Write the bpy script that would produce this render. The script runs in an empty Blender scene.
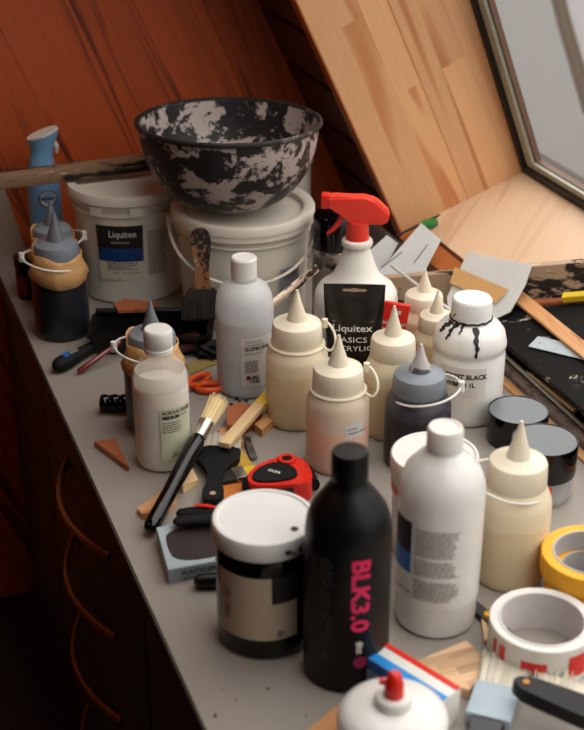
import bpy, bmesh, math, random
from mathutils import Vector, Matrix
random.seed(7)
scene = bpy.context.scene
col = scene.collection
PI = math.pi
R = math.radians

# ------------------------------------------------------------ camera, sky, exposure
CAM_H, PITCH, YAW, FPX = .937, R(27), R(20.4), 1350.0
cd = bpy.data.cameras.new('camera')
cd.sensor_fit = 'VERTICAL'; cd.sensor_height = 36.0; cd.lens = FPX/730*36
cd.dof.use_dof = True; cd.dof.focus_distance = 1.86; cd.dof.aperture_fstop = 5.2
cd.clip_start = .02
cam = bpy.data.objects.new('camera', cd); col.objects.link(cam)
cam.location = (0, 0, CAM_H); cam.rotation_euler = (PI/2-PITCH, 0, -YAW)
scene.camera = cam
scene.view_settings.view_transform = 'Standard'
scene.view_settings.look = 'None'
scene.view_settings.gamma = 1
scene.view_settings.use_curve_mapping = False
scene.view_settings.exposure = -0.16

w = bpy.data.worlds.new('overcast_sky'); scene.world = w; w.use_nodes = True
nt = w.node_tree; nt.nodes.clear()
wo = nt.nodes.new('ShaderNodeOutputWorld'); bg = nt.nodes.new('ShaderNodeBackground')
tc = nt.nodes.new('ShaderNodeTexCoord'); sp = nt.nodes.new('ShaderNodeSeparateXYZ')
rp = nt.nodes.new('ShaderNodeValToRGB')
nt.links.new(tc.outputs['Generated'], sp.inputs[0]); nt.links.new(sp.outputs['Z'], rp.inputs[0])
rp.color_ramp.elements[0].position = 0.0; rp.color_ramp.elements[0].color = (.16, .16, .155, 1)
rp.color_ramp.elements[1].position = .75; rp.color_ramp.elements[1].color = (1.0, .975, .94, 1)
nt.links.new(rp.outputs[0], bg.inputs[0]); bg.inputs[1].default_value = 4.0
nt.links.new(bg.outputs[0], wo.inputs[0])

def area(name, loc, target, sx, sy, power, color):
    l = bpy.data.lights.new(name, 'AREA'); l.shape = 'RECTANGLE'; l.size = sx; l.size_y = sy
    l.energy = power; l.color = color
    o = bpy.data.objects.new(name, l); col.objects.link(o); o.location = loc
    o.rotation_euler = (Vector(target)-Vector(loc)).to_track_quat('-Z', 'Y').to_euler()
    return o
# added fill lights: one behind and right of camera, a dim warm one left
area('rear_fill_light', (.55, -1.3, 1.5), (.6, 1.6, 0), 1.0, .8, 3.5, (1, .97, .94))
area('warm_fill_light', (-1.5, 1.2, 1.75), (.5, 2.0, .1), .4, .4, 3.5, (1, .50, .24))  # unseen fill added in place of warm bounce off the red boards

Fw = Vector((math.sin(YAW)*math.cos(PITCH), math.cos(YAW)*math.cos(PITCH), -math.sin(PITCH)))
Rt = Vector((math.cos(YAW), -math.sin(YAW), 0)); Dn = Fw.cross(Rt)
def at(px, py, z=0.0):
    d = Fw+(px-292)/FPX*Rt+(py-365)/FPX*Dn
    t = (z-CAM_H)/d.z
    return Vector((d.x*t, d.y*t, z))

# ------------------------------------------------------------ materials
def lin(c):
    return tuple(((v/255)/12.92 if v/255 <= .04045 else ((v/255+.055)/1.055)**2.4) for v in c)+(1,)
def new_mat(name):
    m = bpy.data.materials.new(name); m.use_nodes = True
    return m, m.node_tree, m.node_tree.nodes['Principled BSDF']
def plain(name, c, rough=.5, metal=0, bump=0, spec=.5, sss=0, coat=0):
    m, t, b = new_mat(name)
    b.inputs['Roughness'].default_value = rough; b.inputs['Metallic'].default_value = metal
    b.inputs['Specular IOR Level'].default_value = spec; b.inputs['Coat Weight'].default_value = coat
    if sss:
        b.inputs['Subsurface Weight'].default_value = sss
        b.inputs['Subsurface Scale'].default_value = .02
    n = t.nodes.new('ShaderNodeTexNoise'); n.inputs['Scale'].default_value = 30; n.inputs['Detail'].default_value = 4
    tcn = t.nodes.new('ShaderNodeTexCoord'); t.links.new(tcn.outputs['Object'], n.inputs['Vector'])
    mx = t.nodes.new('ShaderNodeMix'); mx.data_type = 'RGBA'
    cc = lin(c); mx.inputs['A'].default_value = cc; mx.inputs['B'].default_value = tuple(v*.82 for v in cc[:3])+(1,)
    t.links.new(n.outputs['Fac'], mx.inputs['Factor']); t.links.new(mx.outputs['Result'], b.inputs['Base Color'])
    if bump:
        bp = t.nodes.new('ShaderNodeBump'); bp.inputs['Strength'].default_value = bump; bp.inputs['Distance'].default_value = .002
        n2 = t.nodes.new('ShaderNodeTexNoise'); n2.inputs['Scale'].default_value = 160
        t.links.new(tcn.outputs['Object'], n2.inputs['Vector'])
        t.links.new(n2.outputs['Fac'], bp.inputs['Height']); t.links.new(bp.outputs[0], b.inputs['Normal'])
    return m
def splat(name, base, paint, scale=30, lo=.5, hi=.54, rough=.5, third=None, metal=0, stretch=(1, 1, 1), lo2=.6, spec=.4):
    m, t, b = new_mat(name); b.inputs['Roughness'].default_value = rough; b.inputs['Metallic'].default_value = metal
    b.inputs['Specular IOR Level'].default_value = spec
    tcn = t.nodes.new('ShaderNodeTexCoord'); mp = t.nodes.new('ShaderNodeMapping'); mp.inputs['Scale'].default_value = stretch
    t.links.new(tcn.outputs['Object'], mp.inputs[0])
    def layer(prev, colr, sc, l, h, off):
        n = t.nodes.new('ShaderNodeTexNoise'); n.noise_dimensions = '4D'; n.inputs['W'].default_value = off
        n.inputs['Scale'].default_value = sc; n.inputs['Detail'].default_value = 8; n.inputs['Roughness'].default_value = .68
        n.inputs['Distortion'].default_value = .4
        t.links.new(mp.outputs[0], n.inputs['Vector'])
        r = t.nodes.new('ShaderNodeMapRange'); r.inputs['From Min'].default_value = l; r.inputs['From Max'].default_value = h
        t.links.new(n.outputs['Fac'], r.inputs['Value'])
        x = t.nodes.new('ShaderNodeMix'); x.data_type = 'RGBA'
        if isinstance(prev, tuple): x.inputs['A'].default_value = prev
        else: t.links.new(prev, x.inputs['A'])
        x.inputs['B'].default_value = lin(colr)
        t.links.new(r.outputs[0], x.inputs['Factor'])
        return x.outputs['Result']
    o = layer(lin(base), paint, scale, lo, hi, 1.3)
    if third: o = layer(o, third, scale*1.7, lo2, lo2+.03, 7.7)
    t.links.new(o, b.inputs['Base Color'])
    return m
def wood(name, light, dark, grain=60, stretch=.07, rings=14, strip=None, rough=.45, seam=.0, piece=.35, var=.5, coat=0):
    """grain along local X; strip = width of glued lamellas across local Y"""
    m, t, b = new_mat(name); b.inputs['Roughness'].default_value = rough; b.inputs['Coat Weight'].default_value = coat
    tcn = t.nodes.new('ShaderNodeTexCoord')
    vec = tcn.outputs['Object']
    L = t.links.new
    if strip:
        br = t.nodes.new('ShaderNodeTexBrick')
        br.inputs['Scale'].default_value = 1; br.inputs['Brick Width'].default_value = piece
        br.inputs['Row Height'].default_value = strip; br.inputs['Mortar Size'].default_value = seam
        br.inputs['Color1'].default_value = (0, 0, 0, 1); br.inputs['Color2'].default_value = (1, 1, 1, 1)
        br.inputs['Mortar'].default_value = (.5, .5, .5, 1); br.offset = .37; br.inputs['Bias'].default_value = 0
        L(vec, br.inputs['Vector'])
        ad = t.nodes.new('ShaderNodeVectorMath'); ad.operation = 'MULTIPLY_ADD'
        ad.inputs[1].default_value = (3.1, 7.3, 5.1); L(br.outputs['Color'], ad.inputs[0]); L(vec, ad.inputs[2])
        vec = ad.outputs[0]
    mp = t.nodes.new('ShaderNodeMapping'); mp.inputs['Scale'].default_value = (stretch, 1, 1); L(vec, mp.inputs[0])
    n1 = t.nodes.new('ShaderNodeTexNoise'); n1.inputs['Scale'].default_value = rings; n1.inputs['Detail'].default_value = 2
    n1.inputs['Distortion'].default_value = .3; L(mp.outputs[0], n1.inputs['Vector'])
    # growth rings: many bands of a slow noise
    mu = t.nodes.new('ShaderNodeMath'); mu.operation = 'MULTIPLY'; mu.inputs[1].default_value = 55; L(n1.outputs['Fac'], mu.inputs[0])
    sn = t.nodes.new('ShaderNodeMath'); sn.operation = 'SINE'; L(mu.outputs[0], sn.inputs[0])
    mr = t.nodes.new('ShaderNodeMapRange'); mr.inputs['From Min'].default_value = .1; mr.inputs['From Max'].default_value = 1
    L(sn.outputs[0], mr.inputs['Value'])
    n2 = t.nodes.new('ShaderNodeTexNoise'); n2.inputs['Scale'].default_value = grain*3; n2.inputs['Detail'].default_value = 5; L(mp.outputs[0], n2.inputs['Vector'])
    am = t.nodes.new('ShaderNodeMath'); am.operation = 'MULTIPLY'; L(mr.outputs[0], am.inputs[0])
    n3 = t.nodes.new('ShaderNodeTexNoise'); n3.inputs['Scale'].default_value = rings*.6; L(mp.outputs[0], n3.inputs['Vector'])
    m3 = t.nodes.new('ShaderNodeMapRange'); m3.inputs['From Min'].default_value = .42; m3.inputs['From Max'].default_value = .68; L(n3.outputs['Fac'], m3.inputs['Value'])
    L(m3.outputs[0], am.inputs[1])
    sm = t.nodes.new('ShaderNodeMath'); sm.operation = 'MULTIPLY_ADD'; sm.inputs[1].default_value = .45; sm.use_clamp = True
    L(n2.outputs['Fac'], sm.inputs[0]); L(am.outputs[0], sm.inputs[2])
    x = t.nodes.new('ShaderNodeMix'); x.data_type = 'RGBA'; x.inputs['A'].default_value = lin(light); x.inputs['B'].default_value = lin(dark)
    L(sm.outputs[0], x.inputs['Factor']); out = x.outputs['Result']
    if strip:
        hs = t.nodes.new('ShaderNodeHueSaturation'); L(out, hs.inputs['Color'])
        v = t.nodes.new('ShaderNodeMapRange'); v.inputs['To Min'].default_value = 1-var*.3; v.inputs['To Max'].default_value = 1+var*.15
        L(br.outputs['Color'], v.inputs['Value']); L(v.outputs[0], hs.inputs['Value']); out = hs.outputs[0]
        if seam:
            x2 = t.nodes.new('ShaderNodeMix'); x2.data_type = 'RGBA'; L(out, x2.inputs['A'])
            x2.inputs['B'].default_value = tuple(q*.25 for q in lin(dark)[:3])+(1,); L(br.outputs['Fac'], x2.inputs['Factor']); out = x2.outputs['Result']
    L(out, b.inputs['Base Color'])
    return m
def clear(name, c, alpha=.35, rough=.12, spec=.6):
    """see-through plastic: part transparent, part glossy"""
    m, t, b = new_mat(name); b.inputs['Base Color'].default_value = lin(c); b.inputs['Roughness'].default_value = rough
    b.inputs['Alpha'].default_value = alpha; b.inputs['Specular IOR Level'].default_value = spec
    return m

M = dict(
 white=plain('white_plastic', (232, 228, 220), .38, sss=.15),
 white_gloss=plain('glossy_white_plastic', (236, 232, 226), .22),
 bucket=plain('bucket_plastic', (226, 216, 202), .42, sss=.1),
 cream=plain('cream_squeeze_plastic', (222, 204, 166), .34),
 creamcap=plain('cream_cap_plastic', (238, 226, 202), .38, sss=.1),
 whitestrap=plain('white_strap_plastic', (230, 226, 218), .35),
 greycap=plain('grey_stained_cap', (128, 134, 142), .4),
 greynoz=plain('grey_stained_nozzle', (112, 116, 122), .35),
 darkbody=plain('dark_ink_in_plastic', (33, 35, 41), .28),
 black=plain('black_plastic', (10, 9, 9), .35, spec=.35),
 black_satin=plain('satin_black_plastic', (9, 8, 8), .40, spec=.28),
 black_gloss=plain('gloss_black', (6, 6, 6), .14, spec=.45),
 black_rubber=plain('black_rubber', (12, 12, 12), .65, bump=.3, spec=.25),
 red=plain('red_plastic', (226, 38, 24), .3),
 redtrig=plain('coral_red_plastic', (240, 62, 46), .3, sss=.2),
 orange=plain('orange_plastic', (235, 84, 14), .35),
 yellow=plain('yellow_tape', (250, 176, 22), .55),
 yellowpaint=plain('yellow_paint', (230, 196, 48), .5),
 blue=plain('label_blue', (38, 110, 190), .5),
 deepblue=plain('label_deep_blue', (22, 60, 120), .5),
 skyblue=plain('pale_blue_plastic', (120, 168, 205), .3),
 green=plain('green_tape', (20, 125, 55), .45, bump=.3),
 paper=plain('label_paper', (222, 212, 192), .6),
 paperwhite=plain('white_label', (214, 212, 208), .55),
 ink=plain('printed_black', (22, 20, 20), .6),
 greyink=plain('printed_grey', (112, 104, 96), .7),
 whiteink=plain('printed_white', (215, 212, 205), .6),
 magenta=plain('printed_magenta', (236, 26, 92), .5),
 metal=plain('steel', (190, 186, 180), .28, metal=1),
 brass=plain('brass', (170, 120, 60), .35, metal=1),
 bristle=plain('cream_bristle', (226, 200, 150), .8),
 bristlewhite=plain('white_bristle', (222, 214, 196), .8),
 darkbristle=plain('paint_caked_bristle', (34, 26, 22), .8, bump=.5),
 card=plain('tan_cardboard', (176, 150, 128), .8),
 greycard=plain('grey_plastic_card', (186, 183, 180), .4, sss=.1),
 tan=plain('tan_masking_tape', (214, 164, 104), .6, bump=.5),
 desk=splat('grey_desk_laminate', (152, 143, 134), (84, 78, 72), 26, .70, .74, .5, (30, 26, 24), lo2=.715),
 deskedge=plain('desk_edge', (46, 38, 30), .6),
 cabinet=plain('dark_olive_drawer', (58, 52, 38), .5),
 handle=plain('bronze_handle', (168, 104, 60), .4, metal=.4),
 pine=wood('light_pine', (222, 172, 124), (190, 124, 76), strip=.045, rings=8, piece=.42, var=.35),
 sill=wood('pale_pine_sill', (226, 192, 158), (206, 164, 128), strip=.045, rings=9, var=.35, piece=.6),
 pineedge=wood('pine_edge', (176, 98, 44), (140, 70, 28), rings=10),
 redwood=wood('red_stained_boards', (212, 94, 36), (100, 34, 12), strip=.115, seam=.0005, rings=16, piece=40, var=.7, rough=.5, stretch=.05, grain=90),
 darkboards=wood('dark_stained_boards', (70, 30, 16), (30, 12, 6), rings=10, rough=.6),
 scrap=wood('scrap_wood', (214, 160, 108), (176, 112, 66), rings=30, stretch=.2),
 scrapred=wood('reddish_scrap_wood', (178, 104, 66), (130, 66, 38), rings=30, stretch=.2),
 palescrap=wood('pale_wood', (232, 200, 152), (200, 158, 108), rings=30, stretch=.2),
 splatboard=splat('paint_splattered_board', (176, 150, 124), (34, 28, 26), 22, .515, .54, .6, (200, 188, 174), stretch=(.45, 1, 1.2)),
 poleboard=splat('paint_crusted_pole', (132, 102, 76), (24, 19, 17), 24, .50, .53, .6, (196, 172, 140), stretch=(.3, 1, 1.6)),
 blackboard=splat('black_splattered_panel', (10, 9, 9), (176, 166, 152), 20, .60, .63, .55, (64, 48, 36), spec=.15),
 bowl=splat('splattered_bowl', (26, 22, 22), (170, 156, 148), 18, .495, .525, .5, (22, 18, 18), stretch=(1, 1, 1.3), lo2=.58),
 bucketdirty=splat('old_brush_handle', (126, 84, 54), (20, 16, 15), 55, .47, .50, .5, (190, 170, 150)),
 frame=plain('grey_green_window_frame', (176, 182, 168), .4),
 gasket=plain('black_gasket', (12, 10, 9), .6),
 framewood=plain('brown_glazing_bead', (112, 84, 68), .5),
 glass=clear('window_glass', (200, 205, 210), .10, .03),
 shell=clear('clear_bottle_plastic', (220, 218, 214), .24, .12),
 frost=clear('frosted_bottle_plastic', (226, 226, 226), .58, .35, .5),
 liquid=plain('clear_liquid_seen_in_frosted_plastic', (176, 178, 186), .5),
 milk=plain('milky_medium', (246, 234, 218), .4, sss=.3),
 darkroom=plain('dark_floorboards', (40, 26, 18), .7),
 wallpaint=plain('dim_wall', (52, 45, 38), .8),
 outside=plain('weathered_grey_roofing', (92, 91, 89), .8),
 outsidetan=plain('tan_fascia', (84, 74, 60), .8),
 outsidewhite=plain('pale_render', (190, 192, 194), .8),
)

# ------------------------------------------------------------ mesh helpers
def finish(bm, name, m, parent=None, smooth=True, ang=38):
    bmesh.ops.recalc_face_normals(bm, faces=bm.faces[:])
    me = bpy.data.meshes.new(name); bm.to_mesh(me); bm.free()
    if smooth:
        me.polygons.foreach_set('use_smooth', [True]*len(me.polygons))
        me.set_sharp_from_angle(angle=R(ang))
    ms = m if isinstance(m, (list, tuple)) else [m]
    for q in ms: me.materials.append(M[q] if isinstance(q, str) else q)
    o = bpy.data.objects.new(name, me); col.objects.link(o)
    if parent: o.parent = parent
    return o
def tag(o, label, cat, group=None):
    o['label'] = label; o['category'] = cat
    if group: o['group'] = group
    return o
def thing(name, label, cat, loc=(0, 0, 0), rot=0, group=None):
    o = bpy.data.objects.new(name, None); col.objects.link(o); o.empty_display_size = .02
    o.location = loc; o.rotation_euler = (0, 0, rot) if not isinstance(rot, tuple) else rot
    return tag(o, label, cat, group)
def structure(o): o['kind'] = 'structure'; return o
def face_cam(p): return math.atan2(-p[0], p[1])
def lathe_bm(prof, n=48, rib=None, bm=None, center=(0, 0, 0), close=True):
    """prof: (radius, z) from bottom to top; rib = (count, depth, zmin, zmax)"""
    bm = bm or bmesh.new(); rings = []
    cx, cy, cz = center
    if rib: n = rib[0]*3
    for r, z in prof:
        if r < 1e-6: rings.append([bm.verts.new((cx, cy, cz+z))]); continue
        ring = []
        for i in range(n):
            rr = r
            if rib and rib[2] <= z <= rib[3] and i % 3 == 0: rr -= rib[1]
            a = 2*PI*i/n; ring.append(bm.verts.new((cx+rr*math.cos(a), cy+rr*math.sin(a), cz+z)))
        rings.append(ring)
    for a, b in zip(rings, rings[1:]):
        if len(a) == 1 and len(b) == 1: continue
        for i in range(n):
            j = (i+1) % n
            if len(a) == 1: bm.faces.new((a[0], b[j], b[i]))
            elif len(b) == 1: bm.faces.new((a[i], a[j], b[0]))
            else: bm.faces.new((a[i], a[j], b[j], b[i]))
    return bm
def lathe(name, prof, m, parent, **k): return finish(lathe_bm(prof, **k), name, m, parent)
def box_bm(x0, x1, y0, y1, z0, z1, bm=None, bev=0, mat=None):
    bm2 = bmesh.new()
    bmesh.ops.create_cube(bm2, size=1)
    for v in bm2.verts:
        v.co = Vector(((x0+x1)/2+v.co.x*(x1-x0), (y0+y1)/2+v.co.y*(y1-y0), (z0+z1)/2+v.co.z*(z1-z0)))
    if bev: bmesh.ops.bevel(bm2, geom=bm2.edges[:], offset=bev, segments=2, affect='EDGES', profile=.6)
    if mat: bmesh.ops.transform(bm2, matrix=mat, verts=bm2.verts[:])
    if bm is None: return bm2
    me = bpy.data.meshes.new('tmp'); bm2.to_mesh(me); bm2.free(); bm.from_mesh(me); bpy.data.meshes.remove(me)
    return bm
def tube_bm(pts, rad, n=10, bm=None, closed=False, flat=1.0):
    bm = bm or bmesh.new(); pts = [Vector(p) for p in pts]; k = len(pts); rings = []
    up0 = Vector((0, 0, 1))
    for i, p in enumerate(pts):
        a = pts[(i-1) % k] if (closed or i > 0) else p; b = pts[(i+1) % k] if (closed or i < k-1) else p
        t = (b-a).normalized(); u = up0 if abs(t.dot(up0)) < .95 else Vector((0, 1, 0))
        s = t.cross(u).normalized(); q = s.cross(t).normalized()
        r = rad[i] if isinstance(rad, (list, tuple)) else rad
        rings.append([bm.verts.new(p+s*r*math.cos(2*PI*j/n)+q*r*flat*math.sin(2*PI*j/n)) for j in range(n)])
    for i in range(k if closed else k-1):
        a, b = rings[i], rings[(i+1) % k]
        for j in range(n): bm.faces.new((a[j], a[(j+1) % n], b[(j+1) % n], b[j]))
    if not closed: bm.faces.new(rings[0][::-1]); bm.faces.new(rings[-1])
    return bm
def prism_bm(poly, z0, z1, bm=None, bev=0):
    bm2 = bmesh.new()
    a = [bm2.verts.new((x, y, z0)) for x, y in poly]; b = [bm2.verts.new((x, y, z1)) for x, y in poly]
    bm2.faces.new(a[::-1]); bm2.faces.new(b)
    for i in range(len(poly)):
        j = (i+1) % len(poly); bm2.faces.new((a[i], a[j], b[j], b[i]))
    if bev: bmesh.ops.bevel(bm2, geom=[e for e in bm2.edges], offset=bev, segments=2, affect='EDGES', clamp_overlap=True)
    if bm is None: return bm2
    me = bpy.data.meshes.new('tmp'); bm2.to_mesh(me); bm2.free(); bm.from_mesh(me); bpy.data.meshes.remove(me)
    return bm
def smooth_poly(pts, it=2):
    for _ in range(it):
        o = []
        for i in range(len(pts)):
            a, b = pts[i], pts[(i+1) % len(pts)]
            o += [(a[0]*.75+b[0]*.25, a[1]*.75+b[1]*.25), (a[0]*.25+b[0]*.75, a[1]*.25+b[1]*.75)]
        pts = o
    return pts
def patch(name, rf, z0, z1, a0, a1, m, parent, off=.0005, n=20, nz=4):
    """curved label on a round body; angle 0 = front (-Y), + = to the right; rf = radius or f(z)"""
    f = rf if callable(rf) else (lambda z: rf)
    bm = bmesh.new(); g = []
    for k in range(nz+1):
        z = z0+(z1-z0)*k/nz
        g.append([bm.verts.new(((f(z)+off)*math.sin(a), -(f(z)+off)*math.cos(a), z)) for a in [R(a0+(a1-a0)*i/n) for i in range(n+1)]])
    for k in range(nz):
        for i in range(n): bm.faces.new((g[k][i], g[k][i+1], g[k+1][i+1], g[k+1][i]))
    return finish(bm, name, m, parent)
def text_bm(items, bm=None, shear=0):
    """items: (string, size, x, z[, xscale, bold]) flat in XZ facing -Y"""
    bm = bm or bmesh.new()
    for it in items:
        s, size, x, z = it[:4]; xs = it[4] if len(it) > 4 else 1; bold = it[5] if len(it) > 5 else 0
        cu = bpy.data.curves.new('t', 'FONT'); cu.body = s; cu.size = size; cu.resolution_u = 2; cu.offset = bold; cu.shear = shear
        ob = bpy.data.objects.new('t', cu); me = bpy.data.meshes.new_from_object(ob)
        me.transform(Matrix(((xs, 0, 0, x), (0, 0, 0, 0), (0, 1, 0, z), (0, 0, 0, 1))))
        bm.from_mesh(me); bpy.data.meshes.remove(me); bpy.data.objects.remove(ob); bpy.data.curves.remove(cu)
    return bm
def print_bars(x0, x1, z0, z1, lh, bm=None, seed=1):
    """illegible small print: word-long dashes in rows"""
    rnd = random.Random(seed); bm = bm or bmesh.new(); z = z1
    while z-lh*.5 > z0:
        x = x0; end = x1-rnd.random()*(x1-x0)*.2
        while x < end:
            l = lh*rnd.uniform(.7, 2.6); xe = min(x+l, end)
            vs = [bm.verts.new(c) for c in ((x, 0, z-lh*.42), (xe, 0, z-lh*.42), (xe, 0, z), (x, 0, z))]; bm.faces.new(vs); x = xe+lh*.4
        z -= lh
    return bm
def wrap(bm, name, rf, m, parent, off=.0011, a=0):
    f = rf if callable(rf) else (lambda z: rf)
    big = [e for e in bm.edges if e.calc_length() > .006]
    for _ in range(1):
        if big and len(bm.edges) < 4000: bmesh.ops.subdivide_edges(bm, edges=big, cuts=2)
    for v in bm.verts:
        r = f(v.co.z)+off; t = v.co.x/r+R(a); v.co = Vector((r*math.sin(t), -r*math.cos(t), v.co.z))
    return finish(bm, name, m, parent, smooth=False)
def interp(prof):
    def f(z):
        for (r0, z0), (r1, z1) in zip(prof, prof[1:]):
            if z0 <= z <= z1 and z1 > z0: return r0+(r1-r0)*(z-z0)/(z1-z0)
        return prof[-1][0]
    return f
def frame_obj(name, p0, p1, z, L=None):
    """empty-like placement: origin midway, local X from p0 to p1 (ground points)"""
    c = (p0+p1)/2; d = p1-p0
    return (c.x, c.y, z), math.atan2(d.y, d.x), d.length if L is None else L
def lying(name, a, b, z, wd, th, m, label, cat, group=None, bev=.001, tilt=0):
    """a straight lath on a surface at height z; a and b are its two ends"""
    p0, p1 = at(*a, z+th), at(*b, z+th); loc, rz, L = frame_obj(name, p0, p1, z)
    o = finish(box_bm(-L/2, L/2, -wd/2, wd/2, 0, th, bev=bev), name, m)
    o.location = loc; o.rotation_euler = (tilt, 0, rz); tag(o, label, cat, group); return o
def scrap(name, poly, z, th, m, label, cat, group=None):
    """a flat offcut; poly = outline of its top face"""
    pts = [at(x, y, z+th) for x, y in poly]; c = sum(pts, Vector())/len(pts)
    o = finish(prism_bm([(p.x-c.x, p.y-c.y) for p in pts], 0, th, bev=.0006), name, m)
    o.location = (c.x, c.y, z); tag(o, label, cat, group); return o

# ------------------------------------------------------------ the room
SL = .4745                                      # roof leans in by .47 m per metre of height
DX0, WY = .281, 2.34
def roof_x(z): return .9625-SL*(z-.0606)
def panel(name, m, o, ex, ey, lx, ly, th, kind=True):
    """board with corner o, local X along ex, Y along ey, thickness on the far side"""
    ex = Vector(ex).normalized(); ey = Vector(ey); ey = (ey-ex*ey.dot(ex)).normalized(); ez = ex.cross(ey)
    ob = finish(box_bm(0, lx, 0, ly, -th, 0), name, m)
    mm = Matrix((ex, ey, ez)).transposed().to_4x4(); mm.translation = Vector(o); ob.matrix_world = mm
    if kind: structure(ob)
    return ob
ml = math.hypot(SL, 1)
# back wall: boards leaning to the left; local X runs up along the boards
wl = Vector((-.40, 0, 1)).normalized(); wr = Vector((1, 0, .40)).normalized()
bm = bmesh.new(); inv = Matrix((wl, wr, Vector((0, -1, 0)))).transposed()
wo_ = Vector((.5, WY, 0))
cor = [(-2.5, -.8), (1.2, -.8), (1.2, .0), (1.15, .05), (.20, 2.06), (-2.5, 2.06)]
fr = [bm.verts.new(inv.transposed() @ (Vector((x, WY, z))-wo_)) for x, z in cor]
bk = [bm.verts.new(inv.transposed() @ (Vector((x, WY+.04, z))-wo_)) for x, z in cor]
bm.faces.new(fr); bm.faces.new(bk[::-1])
for i in range(6): bm.faces.new((fr[i], fr[(i+1) % 6], bk[(i+1) % 6], bk[i]))
o = finish(bm, 'wall_back', 'redwood', smooth=False); mm = inv.to_4x4(); mm.translation = wo_; o.matrix_world = mm; structure(o)
s = finish(box_bm(-2.5, 1.45, -1.9, WY, -.80, -.76), 'floor', 'darkroom'); structure(s)
s = finish(box_bm(-2.54, -2.5, -1.9, WY, -.76, 2.0), 'wall_left', 'wallpaint'); structure(s)
s = finish(box_bm(-2.5, .06, -1.9, WY, 2.0, 2.04), 'ceiling', 'wallpaint'); structure(s)
s = finish(box_bm(-2.5, 1.45, -1.94, -1.9, -.8, 2.0), 'wall_front', 'wallpaint'); structure(s)
s = finish(box_bm(1.38, 1.42, -1.9, WY, -.76, .06), 'wall_right', 'wallpaint'); structure(s)
JY = 2.03
SN = -.15
# roof lining between the window and the back wall: boards running along the wall, a dark gap between each
rd = Vector((-SL, 0, 1)).normalized(); nrm = Vector((1, 0, SL)).normalized()
def roofboard(name, u0, u1, y0, y1, off, th, m):
    """u = distance up the slope from the desk, off = how far outside the lining plane"""
    ob = finish(box_bm(0, y1-y0, 0, u1-u0, 0, th), name, m)
    ex, ey = Vector((0, 1, 0)), rd; ez = ex.cross(ey)
    mm = Matrix((ex, ey, ez)).transposed().to_4x4()
    mm.translation = Vector((roof_x(0), y0, 0))+rd*u0+nrm*off
    ob.matrix_world = mm; structure(ob); return ob
base_sign = 1 if Vector((0, 1, 0)).cross(rd).dot(nrm) > 0 else -1
roofboard('wall_right_lining', 0, 2.2, JY+.03, WY, .05, .03, 'gasket')
k = 0
while k*.112 < 2.1:
    roofboard('trim_%d' % (k+1), k*.112+.006, k*.112+.104, JY+.028, WY, .008, .03, 'darkboards'); k += 1
roofboard('wall_right_upper', 1.62, 2.2, -1.9, JY+.03, .0, .03, 'wallpaint')
roofboard('wall_right_near', 0, 1.62, -1.9, SN, .0, .03, 'wallpaint')

# window reveal: jamb board, sill board, black gasket, frame, glass
rev = Vector((1, 0, .358)); RL = .248
up = Vector((-SL, 0, 1))
ob = None
def quad_board(name, pts, nvec, th, m, ex=None, ey=None):
    """board from four corners, thickness along nvec, grain along ex"""
    ex = (ex or (pts[1]-pts[0])).normalized(); nz = nvec.normalized(); ex = (ex-nz*ex.dot(nz)).normalized(); ey = nz.cross(ex)
    rot = Matrix((ex, ey, nz)).transposed(); o0 = pts[0]; bm = bmesh.new(); it = rot.transposed()
    a = [bm.verts.new(it @ (p-o0)) for p in pts]; b = [bm.verts.new(it @ (p-o0+nz*th)) for p in pts]
    bm.faces.new(a); bm.faces.new(b[::-1])
    for i in range(len(pts)): j = (i+1) % len(pts); bm.faces.new((a[i], a[j], b[j], b[i]))
    ob = finish(bm, name, m, smooth=False); mm = rot.to_4x4(); mm.translation = o0; ob.matrix_world = mm
    return structure(ob)
H1 = 1.45
j0 = Vector((.9625, JY, .0606)); j1 = j0+rev.normalized()*RL
jt0 = j0+up*H1; jt1 = j1+Vector((-.40, 0, 1))*H1
quad_board('trim_21', [j0-up*.03, j1-up*.03, jt1, jt0], Vector((0, 1, 0)), .028, 'pine', ex=up)
# warm edge of the jamb board seen from the room side
quad_board('trim_22', [j0-up*.03+Vector((-.003, .0005, 0)), jt0+Vector((-.003, .0005, 0)), jt0+Vector((-.003, .03, 0)), j0-up*.03+Vector((-.003, .03, 0))], Vector((1, 0, 0)), .004, 'pineedge', ex=up)
SN = -.15
s1 = j1+Vector((0, 0, 0))
quad_board('trim_23', [Vector((.995, SN, .0722)), Vector((j1.x, SN, j1.z)), Vector((j1.x, JY, j1.z)), Vector((.995, JY, .0722))], Vector((.358, 0, -1)), .026, 'sill', ex=Vector((1, .9, .358)))
quad_board('trim_24', [Vector((.958, 1.76, .052)), Vector((.992, 1.76, .066)), Vector((.992, JY, .066)), Vector((.958, JY, .052))], Vector((.35, 0, -1)), .05, 'pineedge', ex=Vector((0, 1, 0)))
# frame pieces lie in the plane of the window
gu = Vector((-.40, 0, 1)).normalized(); gn = gu.cross(Vector((0, 1, 0))).normalized()
if gn.x < 0: gn = -gn
def winbar(name, base, u0, u1, y0, y1, d0, d1, m, parent=None):
    """bar in the window plane: u up the slope, y along it, d outwards"""
    bm = box_bm(0, 1, 0, 1, 0, 1)
    for v in bm.verts:
        v.co = base+gu*(u0+(u1-u0)*v.co.x)+Vector((0, 1, 0))*(y0+(y1-y0)*v.co.y)+gn*(d0+(d1-d0)*v.co.z)
    return finish(bm, name, m, parent, smooth=False)
WH = 1.50
wb = j1.copy(); wb.y = 0
wg = structure(winbar('window_1', wb, .0, WH, JY-.016, JY, .0, .010, 'gasket'))
for a in ((0, .016, SN, JY-.018, .0, .008), (WH-.03, WH, SN, JY-.018, 0, .008), (.016, WH-.03, SN, SN+.03, 0, .008)):
    winbar('gasket', wb, *a, 'gasket', wg)
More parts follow.
